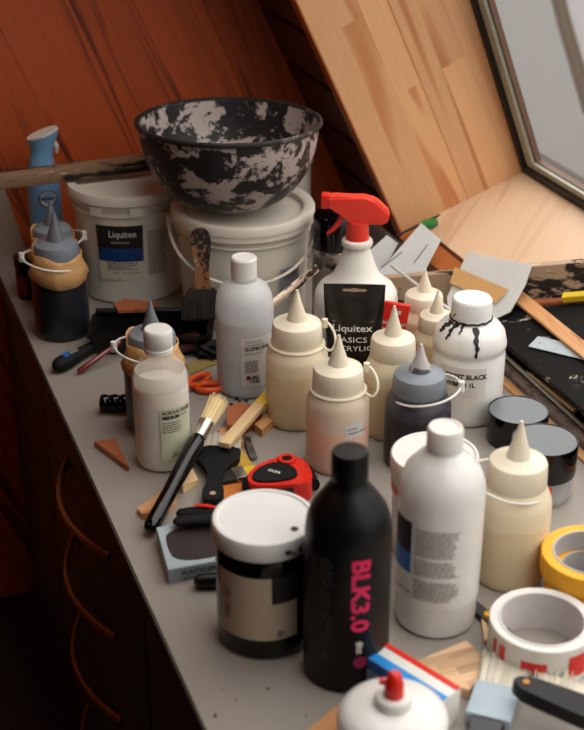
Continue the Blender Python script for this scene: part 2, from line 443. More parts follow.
for a in ((.014, .030, SN+.03, JY-.018, .006, .016), (.030, WH-.03, JY-.042, JY-.018, .006, .016), (WH-.06, WH-.03, SN+.03, JY-.03, .006, .016)):
    winbar('window_frame', wb, *a, 'frame', wg)
for a in ((.028, .032, SN+.03, JY-.042, .012, .022), (.032, WH-.06, JY-.048, JY-.042, .012, .022)):
    winbar('glazing_bead', wb, *a, 'framewood', wg)
winbar('pane', wb, .03, WH-.05, SN+.03, JY-.045, .0195, .0225, 'glass', wg)

# outside the glass: a pale lower roof with a tan edge and a white house wall beyond
s = finish(box_bm(1.6, 12, -6, 14, -.60, -.50), 'trim_31', 'outside'); structure(s)
def onX(px, py, X):
    d = Fw+(px-292)/FPX*Rt+(py-365)/FPX*Dn; return Vector((0, 0, CAM_H))+d*(X/d.x)
e0, e1 = onX(546, -60, 2.2), onX(592, 110, 2.2)
structure(finish(tube_bm([e0, (e0+e1)/2+Vector((0, .012, 0)), e1], .028, 14), 'trim_32', 'outsidetan'))
structure(quad_board('trim_33', [e0, e1, e1+Vector((0, -1.2, 0)), e0+Vector((0, -1.6, 0))], Vector((1, 0, 0)), .05, 'outsidewhite'))

# ------------------------------------------------------------ desk with drawers
desk = thing('desk', 'long grey-topped workbench with dark drawers and arched bronze handles', 'desk', (DX0, -.3, -.76))
def dbox(name, x0, x1, y0, y1, z0, z1, m, par=desk, bev=.001):
    o = finish(box_bm(x0-DX0, x1-DX0, y0+.3, y1+.3, z0+.76, z1+.76, bev=bev), name, m, par); return o
dbox('worktop', DX0, 1.19, -.3, WY-.003, -.028, 0, 'desk')
dbox('worktop_edge', DX0-.003, DX0, -.3, WY-.003, -.030, -.001, 'deskedge', bev=.0005)
dbox('carcass', DX0+.03, .98, -.28, WY-.003, -.76, -.028, 'cabinet')
# drawer fronts with arched pull handles
def arch(y0, y1, z, par):
    yc, hy = (y0+y1)/2, (y1-y0)/2; pts = []
    for i in range(25):
        u = i/24
        pts.append(Vector((.011-.036*math.sin(PI*u)**.9, yc-hy+2*hy*u+.3, z+.76)))
    return finish(tube_bm(pts, .0042, 8, flat=1.7), 'handle', 'handle', par)
for dy0, dy1 in ((1.95, 2.32), (1.31, 1.94), (.67, 1.30), (.03, .66)):
    for dz0, dz1, hz in ((-.180, -.042, -.115), (-.322, -.186, -.250), (-.480, -.328, -.400), (-.745, -.486, -.590)):
        d = dbox('drawer', DX0+.012, DX0+.03, dy0, dy1, dz0, dz1, 'cabinet', bev=.002)
        if dy1-dy0 > .5: yc = (dy0+dy1)/2; arch(yc-.137, yc+.13, hz, d)

# ------------------------------------------------------------ buckets and bowl
def bucket(label, loc, r0, r1, h, rot, lid=True, bail=None, group=None, spin=0):
    t = thing('plastic_bucket', label, 'bucket', loc, rot, group)
    body = [(0, 0), (r0-.004, 0), (r0, .004), (r1-.006, h*.80), (r1-.002, h*.80+.001), (r1-.002, h*.815), (r1-.006, h*.82),
            (r1-.004, h*.88), (r1+.001, h*.885), (r1+.001, h*.90), (r1-.003, h*.905), (r1-.002, h*.97), (r1-.006, h*.97), (r1-.008, h*.82), (r0-.006, .01), (0, .01)]
    lathe('bucket_body', body, 'bucket', t, n=72)
    return t
bL = Vector((.488, 2.106, 0))
t = bucket('cream plastic paint tub with blue and black label, left of the bowl', bL, .084, .095, .195, face_cam(bL))
rfL = interp([(.084, .0), (.0955, .195)])
lathe('lid', [(0, .188), (.082, .188), (.084, .194), (.097, .194), (.099, .190), (.099, .178), (.0965, .177)], 'bucket', t, n=72)
patch('label_panel', rfL, .046, .145, -36, 14, 'paper', t)
patch('label_black', rfL, .104, .144, -35, 14, 'ink', t, off=.0009)
patch('label_band', rfL, .080, .104, -35, 14, 'deepblue', t, off=.0009)
wrap(text_bm([('Liquitex', .016, -.038, .124, .9, .0002), ('PROFESSIONAL', .0045, -.034, .113)]), 'lettering', rfL, 'whiteink', t, a=2)
wrap(text_bm([('1.89 L  1/2 US Gallon', .0055, -.032, .058)], print_bars(-.04, .012, .064, .078, .0036)), 'lettering', rfL, 'ink', t)
wrap(print_bars(.030, .066, .050, .132, .0034, seed=5), 'fine_print', rfL, 'greyink', t)
for a in (-38, 2, 40): patch('rim_tab', interp([(.0965, .15), (.0965, .18)]), .160, .174, a, a+13, 'bucket', t, off=.002)

b2 = Vector((.641, 1.950, 0)); b2h = .181
t2 = bucket('white plastic bucket with tilted lid and bail under the paint-splattered bowl', b2, .100, .112, b2h, face_cam(b2))
lathe('lid', [(0, b2h-.008), (.095, b2h-.008), (.098, b2h), (.104, b2h+.003), (.114, b2h+.003), (.116, b2h-.001), (.116, b2h-.012), (.1145, b2h-.013), (.1145, b2h-.022), (.1125, b2h-.022)], 'bucket', t2, n=72)
ps = []
for i in range(31):
    a = PI*i/30; ps.append(((-.119*math.cos(a))*1.0, -.119*math.sin(a)*1.02-.003, .156-.062*math.sin(a)*1.0))
finish(tube_bm(ps, .0030, 8, flat=.6), 'bail_handle', 'bucket', t2)
for sx in (-1, 1): finish(box_bm(sx*.119-.005, sx*.119+.005, -.009, .009, .147, .165, bev=.002), 'handle_ear', 'bucket', t2)
rf2 = interp([(.100, 0), (.112, b2h)])
patch('label_panel', rf2, .060, .105, 32, 55, plain('grey_label', (150, 150, 156), .5), t2)
wrap(print_bars(.066, .10, .085, .10, .004, seed=8), 'fine_print', rf2, 'ink', t2)
b3 = Vector((.812, 2.20, 0))
t3 = bucket('small white bucket half hidden behind the bowl on the right', b3, .040, .046, .195, 0)
lathe('lid', [(0, .19), (.044, .19), (.050, .196), (.050, .182), (.047, .181)], 'bucket', t3)

bw = Vector((.622, 1.960, b2h+.004))
RB, HB = .1415, .131
out = []; N = 14
for i in range(N+1):
    a = i/N; out.append((.045+(RB-.045)*math.sin(a*PI/2)**.92*1.0 if i else .045, HB*(1-math.cos(a*PI/2))**.95))
prof = [(0, .0)]+out+[(RB+.001, HB)]+[(RB-.003, HB)]+[(max(r-.004, .04), z+.004) for r, z in out[::-1] if z+.004 < HB]+[(0, .004)]
t = thing('mixing_bowl', 'large black mixing bowl splattered with dried white paint on bucket lid', 'bowl', bw); t.rotation_euler = (R(-2), R(1.2), 0)
finish(lathe_bm(prof, 80), 'bowl_body', 'bowl', t)
finish(lathe_bm([(RB-.003, HB-.002), (RB+.004, HB-.003), (RB+.0065, HB), (RB+.006, HB+.003), (RB+.002, HB+.005), (RB-.002, HB+.003), (RB-.003, HB-.002)], 80), 'rolled_rim', splat('dark_bowl_rim', (30, 26, 26), (110, 100, 94), 20, .55, .62, .5), t)

# paint-crusted pole resting on the tub lids, running behind the bowl
zc = .1965
pa, pb = at(-40, 184, zc+.014), at(158, 160, zc+.014)
loc, rz, L = frame_obj('', pa, pb, zc)
bm = bmesh.new(); box_bm(-L/2, L/2, -.016, .016, 0, .024, bm, bev=.005)
bmesh.ops.subdivide_edges(bm, edges=[e for e in bm.edges if e.calc_length() > .2], cuts=24)
for v in bm.verts: v.co.z += .0006*math.sin(v.co.x*60)+(random.random()-.5)*.0006
o = finish(bm, 'wooden_pole', 'poleboard'); o.location = loc; o.rotation_euler = (0, 0, rz)
tag(o, 'paint-crusted wooden batten lying across the cream tub behind the bowl', 'batten')

# cardboard sheet standing at the left against the wall
o = finish(box_bm(-.20, .345, 2.315, 2.325, -.0, .20), 'cardboard_sheet', 'card')
for v in o.data.vertices:
    if v.co.z > .05 and v.co.x > 0: v.co.x = .300
tag(o, 'pale tan board standing against the red wall at far left', 'board')

# ------------------------------------------------------------ bottles
def squeeze(label, loc, body, cap, nozz, strap_side=1, group=None, r=.0425, h=.205, wrapm=None, content=None, strap=True, strapa=0, rot=None):
    loc = Vector(loc); t = thing('squeeze_bottle', label, 'bottle', loc, face_cam(loc) if rot is None else rot, group)
    zs = h*.50; zc0 = h*.60; zc1 = h*.765
    prof = [(0, .002), (r*.86, .002), (r*.9, 0), (r*.97, .004), (r, .012), (r, zs*.55), (r*.995, zs*.85), (r*.985, zs), (r*.96, zs+.006), (r*.88, zc0-.006), (r*.82, zc0), (r*.78, zc0+.004), (0, zc0+.004)]
    lathe('bottle_body', prof, body, t, n=64)
    cr = r*.78
    lathe('cap', [(0, zc0+.001), (cr, zc0+.001), (cr+.0012, zc0+.003), (cr+.0002, zc1-.006), (cr-.0014, zc1-.002), (cr-.005, zc1), (cr*.66, zc1+.0015), (cr*.60, zc1+.003), (0, zc1+.004)], cap, t, rib=(48, .0004, zc0+.0025, zc1-.005))
    lathe('nozzle', [(0, zc1), (r*.33, zc1+.002), (r*.31, zc1+.007), (r*.15, h-(h-zc1)*.40), (r*.06, h-.003), (r*.045, h), (0, h)], nozz, t, n=32)
    if strap == 'ring':
        rr = cr+.010; x = strap_side
        pts = [(x*.0095+rr*math.cos(2*PI*i/40), rr*math.sin(2*PI*i/40), zc0+.003+.009*x*math.cos(2*PI*i/40)) for i in range(40)]
        bm = tube_bm(pts, .0017, 8, closed=True)
        lathe_bm([(0, 0), (.0048, 0), (.0042, .014), (0, .015)], 12, bm=bm, center=(x*(rr+.010), -.004, zc0+.006))
        finish(bm, 'cap_strap', 'whitestrap', t)
    elif strap:
        ring = []; rr = cr+.0025; a0 = R(strapa)
        for i in range(25):
            a = a0+R(-200)+R(220)*i/24
            ring.append((rr*1.02*math.cos(a), rr*1.02*math.sin(a), zc0-.001))
        x = strap_side
        loop = [(x*cr*1.0, -.012, zc0+.0), (x*(cr+.012), -.022, zc0-.004), (x*(cr+.019), -.018, zc0+.006), (x*(cr+.018), -.008, zc0+.018), (x*(cr+.010), .002, zc0+.028), (x*(cr+.002), .006, zc0+.030)]
        sm = []
        for i in range(len(loop)-1):
            for k in range(4): sm.append(Vector(loop[i]).lerp(Vector(loop[i+1]), k/4))
        sm.append(Vector(loop[-1]))
        for _ in range(3):
            sm = [sm[0]]+[(sm[i-1]+sm[i]*2+sm[i+1])/4 for i in range(1, len(sm)-1)]+[sm[-1]]
        bm = tube_bm([Vector(p) for p in ring], .0019, 6); tube_bm(sm, .0019, 6, bm)
        lathe_bm([(0, 0), (.0045, 0), (.0042, .012), (0, .013)], 12, bm=bm, center=(x*(cr+.004), .004, zc0+.022))
        finish(bm, 'cap_strap', 'creamcap' if body != 'darkbody' or True else cap, t)
    if wrapm:
        bm = bmesh.new(); g = []; rnd = random.Random(len(label))
        n = 64; rows = [(zc0-.018, .0045), (zc0-.006, .0025), (zc0+.006, .0030), (zc0+.020, .0035)]
        for q, (z, o_) in enumerate(rows):
            row = []
            for i in range(n):
                a = 2*PI*i/n; rr = max(cr, interp(prof[2:-1])(z))+o_+.0012*math.sin(i*.9+q*1.3)*math.sin(i*.23+q)+.0006*rnd.random()
                dz = (-.014*max(0, math.cos(a-4.9))**4 if q == 0 else 0)+(.0025*math.sin(i*.41+q) if q in (0, 3) else 0)+(.007*math.sin(a-.6) if q == 3 else 0)
                row.append(bm.verts.new((rr*math.cos(a), rr*math.sin(a), z+dz)))
            g.append(row)
        for q in range(3):
            for i in range(n): bm.faces.new((g[q][i], g[q][(i+1) % n], g[q+1][(i+1) % n], g[q+1][i]))
        ob = finish(bm, 'tape_wrap', wrapm, t, ang=60)
        md = ob.modifiers.new('thick', 'SOLIDIFY'); md.thickness = .0012
    return t
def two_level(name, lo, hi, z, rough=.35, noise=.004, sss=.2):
    """plastic body with two colours split at height z"""
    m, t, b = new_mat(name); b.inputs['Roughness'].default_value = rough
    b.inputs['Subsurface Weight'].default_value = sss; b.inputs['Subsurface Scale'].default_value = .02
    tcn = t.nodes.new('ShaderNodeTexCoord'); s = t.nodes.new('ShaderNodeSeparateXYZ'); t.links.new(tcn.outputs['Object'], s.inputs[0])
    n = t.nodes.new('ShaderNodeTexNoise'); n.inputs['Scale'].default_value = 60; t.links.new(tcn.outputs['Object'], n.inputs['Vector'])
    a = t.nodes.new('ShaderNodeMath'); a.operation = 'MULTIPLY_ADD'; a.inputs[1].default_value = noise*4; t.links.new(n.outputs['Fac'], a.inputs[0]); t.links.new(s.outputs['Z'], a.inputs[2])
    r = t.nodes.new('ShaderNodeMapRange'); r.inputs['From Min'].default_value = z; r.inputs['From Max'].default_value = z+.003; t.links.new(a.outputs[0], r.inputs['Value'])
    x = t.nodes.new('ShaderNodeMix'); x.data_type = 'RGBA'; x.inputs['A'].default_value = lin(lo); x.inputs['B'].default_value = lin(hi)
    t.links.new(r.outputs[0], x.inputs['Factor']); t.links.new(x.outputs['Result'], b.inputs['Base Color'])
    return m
pinkbody = two_level('pink_reflection_and_medium_plastic', (226, 184, 160), (214, 194, 172), .088, sss=.08, noise=.01)  # lower pink paints in a reflection of red tape with the medium's colour
creambody = two_level('cream_medium_in_squeeze_plastic', (222, 202, 164), (232, 216, 184), .088, sss=.08)
darktop = two_level('ink_in_squeeze_plastic', (28, 27, 32), (58, 56, 64), .085, sss=0)
tipgrey = two_level('paint_filled_nozzle', (84, 86, 92), (188, 186, 184), .150, noise=.006)

sqb = squeeze
sqb('tall cream squeeze bottle right of the clear isopropyl bottle', (.590, 1.567, 0), creambody, 'creamcap', 'creamcap', 1, strapa=0, r=.044, h=.198)
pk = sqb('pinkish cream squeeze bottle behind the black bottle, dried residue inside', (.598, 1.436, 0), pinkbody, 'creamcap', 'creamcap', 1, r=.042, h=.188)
patch('label_panel', .042, .058, .078, 14, 52, 'paperwhite', pk)
wrap(text_bm([('SATIN', .0045, .014, .070), ('VARNISH 250ml', .0042, .014, .064)]), 'lettering', .042, 'ink', pk)
sqb('cream squeeze bottle with its nozzle in front of the little red tube', (.700, 1.490, 0), creambody, 'creamcap', 'creamcap', 1, r=.0385, h=.190, strap=False)
sqb('dark squeeze bottle with blue-grey ribbed cap and looped white strap', (.699, 1.403, 0), darktop, 'greycap', tipgrey, 1, r=.044, h=.173, strap='ring')
sqb('small cream squeeze bottle farthest back, right of the little red tube', (.826, 1.656, 0), creambody, 'creamcap', 'creamcap', 1, r=.036, h=.158, strap=False)
sqb('small cream squeeze bottle tucked behind the drip-stained white bottle', (.812, 1.584, 0), creambody, 'creamcap', 'creamcap', -1, r=.033, h=.156, strap=False)
fr = sqb('cream squeeze bottle with white strap in front of the black lids', (.691, 1.130, 0), creambody, 'creamcap', 'creamcap', -1, r=.0425, h=.205, strap='ring')
sqb('nearer dark ink squeeze bottle with torn tan tape at its neck', (.338, 1.962, 0), 'darkbody', 'greycap', 'greynoz', -1, r=.044, h=.203, wrapm='tan', strap='ring')
sqb('farther dark squeeze bottle with tan tape, beside the blue aerosol can', (.351, 2.064, 0), 'darkbody', 'greycap', 'greynoz', 1, r=.040, h=.186, wrapm='tan', strap='ring')
sqb('grey squeeze bottle with crumpled tan tape behind the milky medium bottle', (.398, 1.618, 0), plain('grey_ink_body', (70, 74, 84), .35), 'greycap', 'greynoz', -1, r=.041, h=.190, wrapm='tan', strap='ring')

# isopropyl alcohol bottle
L0 = Vector((.552, 1.680, 0)); t = thing('plastic_bottle', 'frosted one-litre isopropyl bottle with white cap standing before the bucket', 'bottle', L0, face_cam(L0))
prof = [(0, 0), (.038, 0), (.0415, .004), (.042, .01), (.042, .128), (.0405, .148), (.034, .163), (.024, .170), (.0185, .173), (.0175, .180), (0, .180)]
lathe('bottle_body', prof, 'frost', t, n=64)
lathe('liquid', [(0, .003), (.0385, .003), (.0395, .01), (.0395, .118), (0, .118)], 'liquid', t, n=48)
lathe('cap', [(0, .179), (.0185, .179), (.0185, .206), (.0165, .2085), (.013, .2085), (.0125, .2078), (0, .2078)], 'white', t, rib=(40, .0004, .180, .204))
patch('label_panel', .042, .022, .100, -8, 62, 'paperwhite', t)
wrap(text_bm([('ISOPROPANOL', .0085, -.001, .080, .95, .0002), ('2-Propanol IPA', .0042, -.001, .093), ('Isopropyl alcohol', .0042, -.001, .088), ('CAS No 67-63-0', .0042, -.001, .074)],
     print_bars(-.001, .020, .044, .064, .0028, seed=3)), 'lettering', .042, 'ink', t)
wrap(text_bm([('PURE', .0075, .002, .034, 1, .0003), ('Chem', .0065, .006, .0285, 1, .0002)]), 'lettering', .042, 'ink', t)
bm = bmesh.new(); bmesh.ops.create_circle(bm, cap_ends=True, segments=20, radius=.0035)
for v in bm.verts: v.co = Vector((v.co.x+.0035, 0, v.co.y+.037))
wrap(bm, 'red_dot', .042, 'red', t, off=.0008)

# acrylic fluid medium bottle
L1 = Vector((.382, 1.520, 0)); t = thing('plastic_bottle', 'clear bottle of milky acrylic fluid medium with white screw cap', 'bottle', L1, face_cam(L1))
prof = [(0, 0), (.033, 0), (.037, .004), (.0378, .012), (.0378, .118), (.0365, .132), (.030, .147), (.021, .156), (.0180, .160), (.0170, .168), (0, .168)]
lathe('bottle_body', prof, 'shell', t, n=64)
lathe('milky_medium', [(0, .003), (.034, .003), (.0362, .010), (.0362, .108), (.0352, .119), (.020, .1175), (0, .117)], 'milk', t, n=48)
lathe('medium_film', [(.0354, .117), (.0350, .124), (.0340, .132), (.0325, .138), (.0320, .138), (.0335, .132), (.0345, .124), (.0349, .117)], clear('milky_film', (240, 232, 220), .5, .3), t)
lathe('cap', [(0, .164), (.0188, .164), (.0188, .170), (.0178, .171), (.0178, .172), (.0188, .173), (.0185, .193), (.0165, .196), (0, .196)], 'white', t, rib=(44, .0006, .173, .191))
patch('label_panel', .038, .020, .098, -4, 66, plain('pale_green_label', (206, 206, 176), .5), t)
wrap(text_bm([('ACRYLIC FLUID', .0066, .000, .090, .95, .0002), ('MEDIUM', .0066, .000, .083, .95, .0003)]), 'lettering', .038, 'ink', t)
wrap(text_bm([('250 ML', .0048, .024, .084)], print_bars(.000, .028, .062, .078, .0034, seed=9)), 'lettering', .038, 'greyink', t)
wrap(text_bm([('Studio', .0095, .010, .026)], shear=.4), 'lettering', .038, 'ink', t)

# big black bottle, front
L2 = Vector((.448, 1.042, 0)); t = thing('plastic_bottle', 'tall satin black bottle with magenta vertical lettering in the foreground', 'bottle', L2, face_cam(L2)-R(6))
prof = [(0, 0), (.040, 0), (.0445, .004), (.0450, .012), (.0440, .176), (.0425, .190), (.038, .203), (.0225, .226), (.0175, .232), (.0165, .240), (0, .240)]
lathe('bottle_body', prof, 'black_satin', t, n=64)
lathe('cap', [(0, .236), (.0185, .236), (.0185, .263), (.017, .2665), (0, .2670)], 'black_satin', t, rib=(44, .0005, .237, .262))
rfb = interp(prof[1:-1])
bm = text_bm([('BLK3.0', .026, 0, 0, 1.15, .0009)])
for v in bm.verts: v.co = Vector((v.co.z+.010, 0, .168-v.co.x))
wrap(bm, 'lettering', rfb, 'magenta', t)
bm = text_bm([('#cc', .010, 0, 0, 1, .0005)])
for v in bm.verts: v.co = Vector((v.co.z+.016, 0, .068-v.co.x))
wrap(bm, 'lettering', rfb, 'whiteink', t)
bm = bmesh.new(); bmesh.ops.create_circle(bm, cap_ends=True, segments=24, radius=.0075)
for v in bm.verts: v.co = Vector((v.co.x+.020, 0, v.co.y+.042))
wrap(bm, 'magenta_dot', rfb, plain('dull_magenta', (130, 18, 66), .5), t)
wrap(print_bars(-.036, -.010, .040, .165, .0048, seed=12), 'fine_print', rfb, plain('dull_grey_print', (74, 70, 68), .6), t)

# black jar with white lid
L3 = Vector((.388, 1.128, 0)); t = thing('plastic_jar', 'squat black jar with scuffed white lid and tan label, foreground', 'jar', L3, face_cam(L3)); t.scale = (1.05, 1.05, 1.02)
prof = [(0, 0), (.044, 0), (.049, .004), (.050, .012), (.050, .118), (.049, .126), (.047, .129), (0, .129)]
lathe('jar_body', prof, 'black_gloss', t, n=64)
lidm = splat('scuffed_white_lid', (226, 224, 220), (52, 46, 44), 22, .70, .73, .35)
lathe('lid', [(0, .127), (.0522, .127), (.0530, .129), (.0530, .144), (.0512, .148), (.0475, .1485), (.0462, .1468), (.044, .1468), (0, .1472)], lidm, t, rib=(90, .0005, .128, .143))
patch('label_panel', .050, .028, .106, -62, 40, plain('cream_jar_label', (196, 176, 152), .55), t, nz=6, n=30)
patch('label_black', .050, .074, .1065, 8, 41, 'ink', t, off=.0008)
bm = bmesh.new(); rnd = random.Random(4); x = -.046
while x < -.038:
    wdt = rnd.choice((.0004, .0008)); vs = [bm.verts.new(c) for c in ((x, 0, .048), (x+wdt, 0, .048), (x+wdt, 0, .066), (x, 0, .066))]; bm.faces.new(vs); x += wdt+.0008
wrap(bm, 'barcode', .050, 'greyink', t)
wrap(print_bars(-.048, -.036, .070, .084, .004, seed=2), 'fine_print', .050, 'greyink', t)
bm = bmesh.new(); bmesh.ops.create_circle(bm, cap_ends=True, segments=20, radius=.0045)
for v in bm.verts: v.co = Vector((v.co.x+.016, 0, v.co.y+.036))
wrap(bm, 'seal_mark', .050, plain('mauve_print', (140, 112, 112), .6), t)
patch('paint_smear', .0536, .131, .140, 22, 44, splat('smeared_black', (24, 22, 22), (220, 216, 210), 90, .5, .52, .4), t)
lathe('paint_drip', [(0, 0), (.004, 0), (.004, .0004), (0, .0006)], 'ink', t, n=12, center=(.030, -.022, .1470))

# big white bottle, front
L4 = Vector((.575, 1.088, 0)); t = thing('plastic_bottle', 'tall white bottle with blue and black label edge and long fine print', 'bottle', L4, face_cam(L4))
prof = [(0, 0), (.040, 0), (.0440, .004), (.0450, .014), (.0445, .034), (.0455, .038), (.0465, .045), (.0465, .166), (.0455, .178), (.040, .194), (.028, .208), (.0200, .215), (.0185, .218), (.0185, .222), (0, .222)]
lathe('bottle_body', prof, 'white_gloss', t, n=64)
lathe('cap', [(0, .220), (.0192, .220), (.0192, .240), (.0175, .2435), (.0150, .2435), (.0140, .2425), (0, .2425)], 'white', t, rib=(40, .0004, .222, .239))
patch('label_black', .0465, .108, .146, -76, -38, 'ink', t)
patch('label_band', .0465, .082, .108, -76, -38, 'blue', t)
bm = print_bars(-.026, .026, .108, .142, .0026, seed=21); print_bars(-.026, .026, .082, .104, .0026, bm, 22); print_bars(-.026, .026, .052, .078, .0026, bm, 23)
wrap(bm, 'fine_print', .0465, plain('soft_brown_print', (138, 124, 112), .7), t)
wrap(text_bm([('946 mL', .007, -.050, .056)]), 'lettering', .0465, 'ink', t)

# drip-stained white bottle
L5 = Vector((.822, 1.500, 0)); t = thing('plastic_bottle', 'white one-litre paint bottle with black drips below its white cap', 'bottle', L5, face_cam(L5))
H5 = .168
prof = [(0, 0), (.046, 0), (.050, .004), (.051, .012), (.051, .098), (.0495, .101), (.0495, .106), (.0515, .110), (.0515, .116), (.048, .131), (.040, .141), (.030, .146), (.0275, .148), (.0270, .153), (0, .153)]
lathe('bottle_body', prof, 'white_gloss', t, n=64)
capm = splat('white_cap_with_black_smears', (228, 226, 222), (24, 22, 22), 34, .62, .64, .35)
lathe('cap', [(0, .149), (.0282, .149), (.0282, .153), (.0272, .154), (.0285, .155), (.0278, .176), (.0255, .179), (0, .1795)], capm, t, rib=(48, .0007, .155, .175))
rf5 = interp(prof[1:-1])
patch('label_panel', .051, .030, .094, -46, 30, plain('pale_cream_label', (228, 222, 212), .5), t)
wrap(text_bm([('BLACKEST BLACK', .0100, -.053, .078, .97, .0003), ('HYBRID 1L', .0092, -.036, .066, 1, .0004)]), 'lettering', .051, 'ink', t, a=4)
wrap(print_bars(-.03, .02, .048, .060, .006, seed=30), 'fine_print', .051, 'paper', t)
def drip(a, ztop, zbot, wd, par):
    bm = bmesh.new(); g = []; n = 14
    for k in range(n+1):
        z = ztop+(zbot-ztop)*k/n; ww = wd*(1-.65*k/n)*(1+.35*math.sin(k*1.7+a)); aa = R(a)+.02*math.sin(k*.9)
        if k == n: ww *= .4
        r = rf5(z)+.0012
        g.append([bm.verts.new((r*math.sin(aa+q*ww/r/2), -r*math.cos(aa+q*ww/r/2), z)) for q in (-1, -.4, .4, 1)])
    for k in range(n):
        for q in range(3): bm.faces.new((g[k][q], g[k][q+1], g[k+1][q+1], g[k+1][q]))
    return finish(bm, 'paint_drip', 'ink', par)
drip(12, .147, .110, .008, t); drip(-40, .149, .130, .008, t); drip(-62, .147, .134, .013, t); drip(-20, .149, .140, .005, t)
finish(tube_bm([(.0288*math.cos(2*PI*i/40), .0288*math.sin(2*PI*i/40), .150+.0008*math.sin(i*2.1)) for i in range(40)], .0014, 6, closed=True), 'paint_ring', 'ink', t)

# black-lidded jars
def blackcan(label, loc, z0, r, h):
    t = thing('lidded_jar', label, 'jar', Vector(loc), face_cam(loc))
    if z0 > .02:
        lathe('jar_body', [(0, .001), (r*.9, .001), (r*.97, .006), (r*.98, z0), (0, z0)], clear('clear_jar', (205, 205, 205), .45, .1), t)
        lathe('contents', [(0, .004), (r*.9, .004), (r*.92, z0*.55), (0, z0*.55)], plain('pale_contents', (176, 170, 164), .5), t)
        patch('label_panel', r*.98, .012, .034, -30, 20, 'red', t)
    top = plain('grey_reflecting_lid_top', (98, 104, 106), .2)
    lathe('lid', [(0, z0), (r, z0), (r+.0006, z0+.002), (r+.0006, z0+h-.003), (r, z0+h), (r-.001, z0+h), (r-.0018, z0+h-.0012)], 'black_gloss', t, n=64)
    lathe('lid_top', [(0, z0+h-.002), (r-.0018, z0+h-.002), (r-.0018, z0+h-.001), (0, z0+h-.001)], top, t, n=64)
    return t
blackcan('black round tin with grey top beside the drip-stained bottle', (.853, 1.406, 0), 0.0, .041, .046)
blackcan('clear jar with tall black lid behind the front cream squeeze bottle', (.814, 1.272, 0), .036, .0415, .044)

# white tub peeping out behind the big white bottle
L6 = Vector((.629, 1.213, 0)); t = thing('plastic_tub', 'white round tub peeping out behind the tall white fine-print bottle', 'tub', L6, face_cam(L6))
lathe('tub_body', [(0, 0), (.044, 0), (.047, .004), (.049, .110), (0, .110)], 'white', t)
lathe('lid', [(0, .108), (.0515, .108), (.052, .112), (.052, .128), (.0505, .131), (.048, .131), (.0465, .129), (0, .129)], 'white', t, rib=(70, .0005, .110, .127))
lathe('red_band', [(.0495, .086), (.0500, .086), (.0500, .094), (.0495, .094)], 'red', t)

# spray bottle
L7 = Vector((.744, 1.722, 0)); t = thing('spray_bottle', 'white spray bottle with coral-red trigger head', 'spray bottle', L7, face_cam(L7))
prof = [(0, 0), (.055, 0), (.062, .005), (.0635, .014), (.0635, .095), (.062, .108), (.056, .118), (.046, .126), (.0365, .134), (.0290, .150), (.0220, .170), (.0190, .179), (.0190, .182), (.0225, .184), (.0235, .188), (.0225, .192), (.0180, .194), (0, .194)]
bodys = splat('white_sprayer_plastic', (228, 224, 214), (30, 28, 28), 42, .72, .735, .35)
lathe('bottle_body', prof, bodys, t, n=64)
lathe('collar', [(0, .192), (.0170, .192), (.0175, .194), (.0162, .222), (0, .222)], 'redtrig', t, rib=(36, .0006, .193, .221))
hp = [(-.044, .243), (-.046, .260), (-.036, .262), (.010, .260), (.026, .257), (.046, .238), (.047, .228), (.040, .219), (-.012, .219), (-.022, .236), (-.034, .243)]
bm = bmesh.new(); a = [bm.verts.new((x, -.012, z)) for x, z in hp]; b = [bm.verts.new((x, .012, z)) for x, z in hp]
bm.faces.new(a); bm.faces.new(b[::-1])
for i in range(len(hp)): j = (i+1) % len(hp); bm.faces.new((a[i], b[i], b[j], a[j]))
bmesh.ops.bevel(bm, geom=bm.edges[:], offset=.003, segments=3, affect='EDGES')
finish(bm, 'trigger_head', 'redtrig', t)
finish(box_bm(-.054, -.042, -.010, .010, .242, .263, bev=.002), 'nozzle', 'red', t)
finish(tube_bm([(-.018, 0, .244), (-.022, 0, .230), (-.028, 0, .218), (-.036, 0, .208), (-.045, 0, .200)], [.008, .007, .0055, .005, .003], 10, flat=.7), 'trigger', 'redtrig', t)

# aerosol freshener
L8 = Vector((.372, 2.235, 0)); t = thing('aerosol_can', 'pale blue air freshener spray can with slanted white nozzle top', 'spray can', L8, face_cam(L8))
lathe('can_body', [(0, 0), (.026, 0), (.0285, .003), (.0285, .165), (.026, .176), (.021, .182), (0, .182)], two_level('blue_can_print', (70, 92, 112), (112, 158, 196), .085, sss=0), t)
bm = bmesh.new(); rings = []
for q, (r, z, dx) in enumerate(((.024, .180, 0), (.021, .198, 0), (.019, .210, .001), (.020, .222, .003), (.026, .238, .006), (.027, .243, .006))):
    rings.append([bm.verts.new((dx+r*math.cos(2*PI*i/32), r*.8*math.sin(2*PI*i/32), z+(.35*r*math.cos(2*PI*i/32) if q >= 4 else 0))) for i in range(32)])
for a, b in zip(rings, rings[1:]):
    for i in range(32): bm.faces.new((a[i], a[(i+1) % 32], b[(i+1) % 32], b[i]))
bm.faces.new(rings[0][::-1]); bm.faces.new(rings[-1])
finish(bm, 'spray_head', 'skyblue', t)
bm = bmesh.new(); vs0 = [bm.verts.new((.006+.0265*math.cos(2*PI*i/32), .0212*math.sin(2*PI*i/32), .2440+.35*.0265*math.cos(2*PI*i/32))) for i in range(32)]
vs1 = [bm.verts.new(v.co+Vector((-.001, 0, .003))) for v in vs0]; bm.faces.new(vs0[::-1]); bm.faces.new(vs1)
for i in range(32): bm.faces.new((vs0[i], vs0[(i+1) % 32], vs1[(i+1) % 32], vs1[i]))
finish(bm, 'top_pad', 'white', t)
finish(tube_bm([(.022, 0, .236), (.028, 0, .222), (.027, 0, .210)], [.004, .0035, .002], 8), 'trigger', 'white', t)
bm = bmesh.new(); bmesh.ops.create_circle(bm, cap_ends=True, segments=28, radius=.0165)
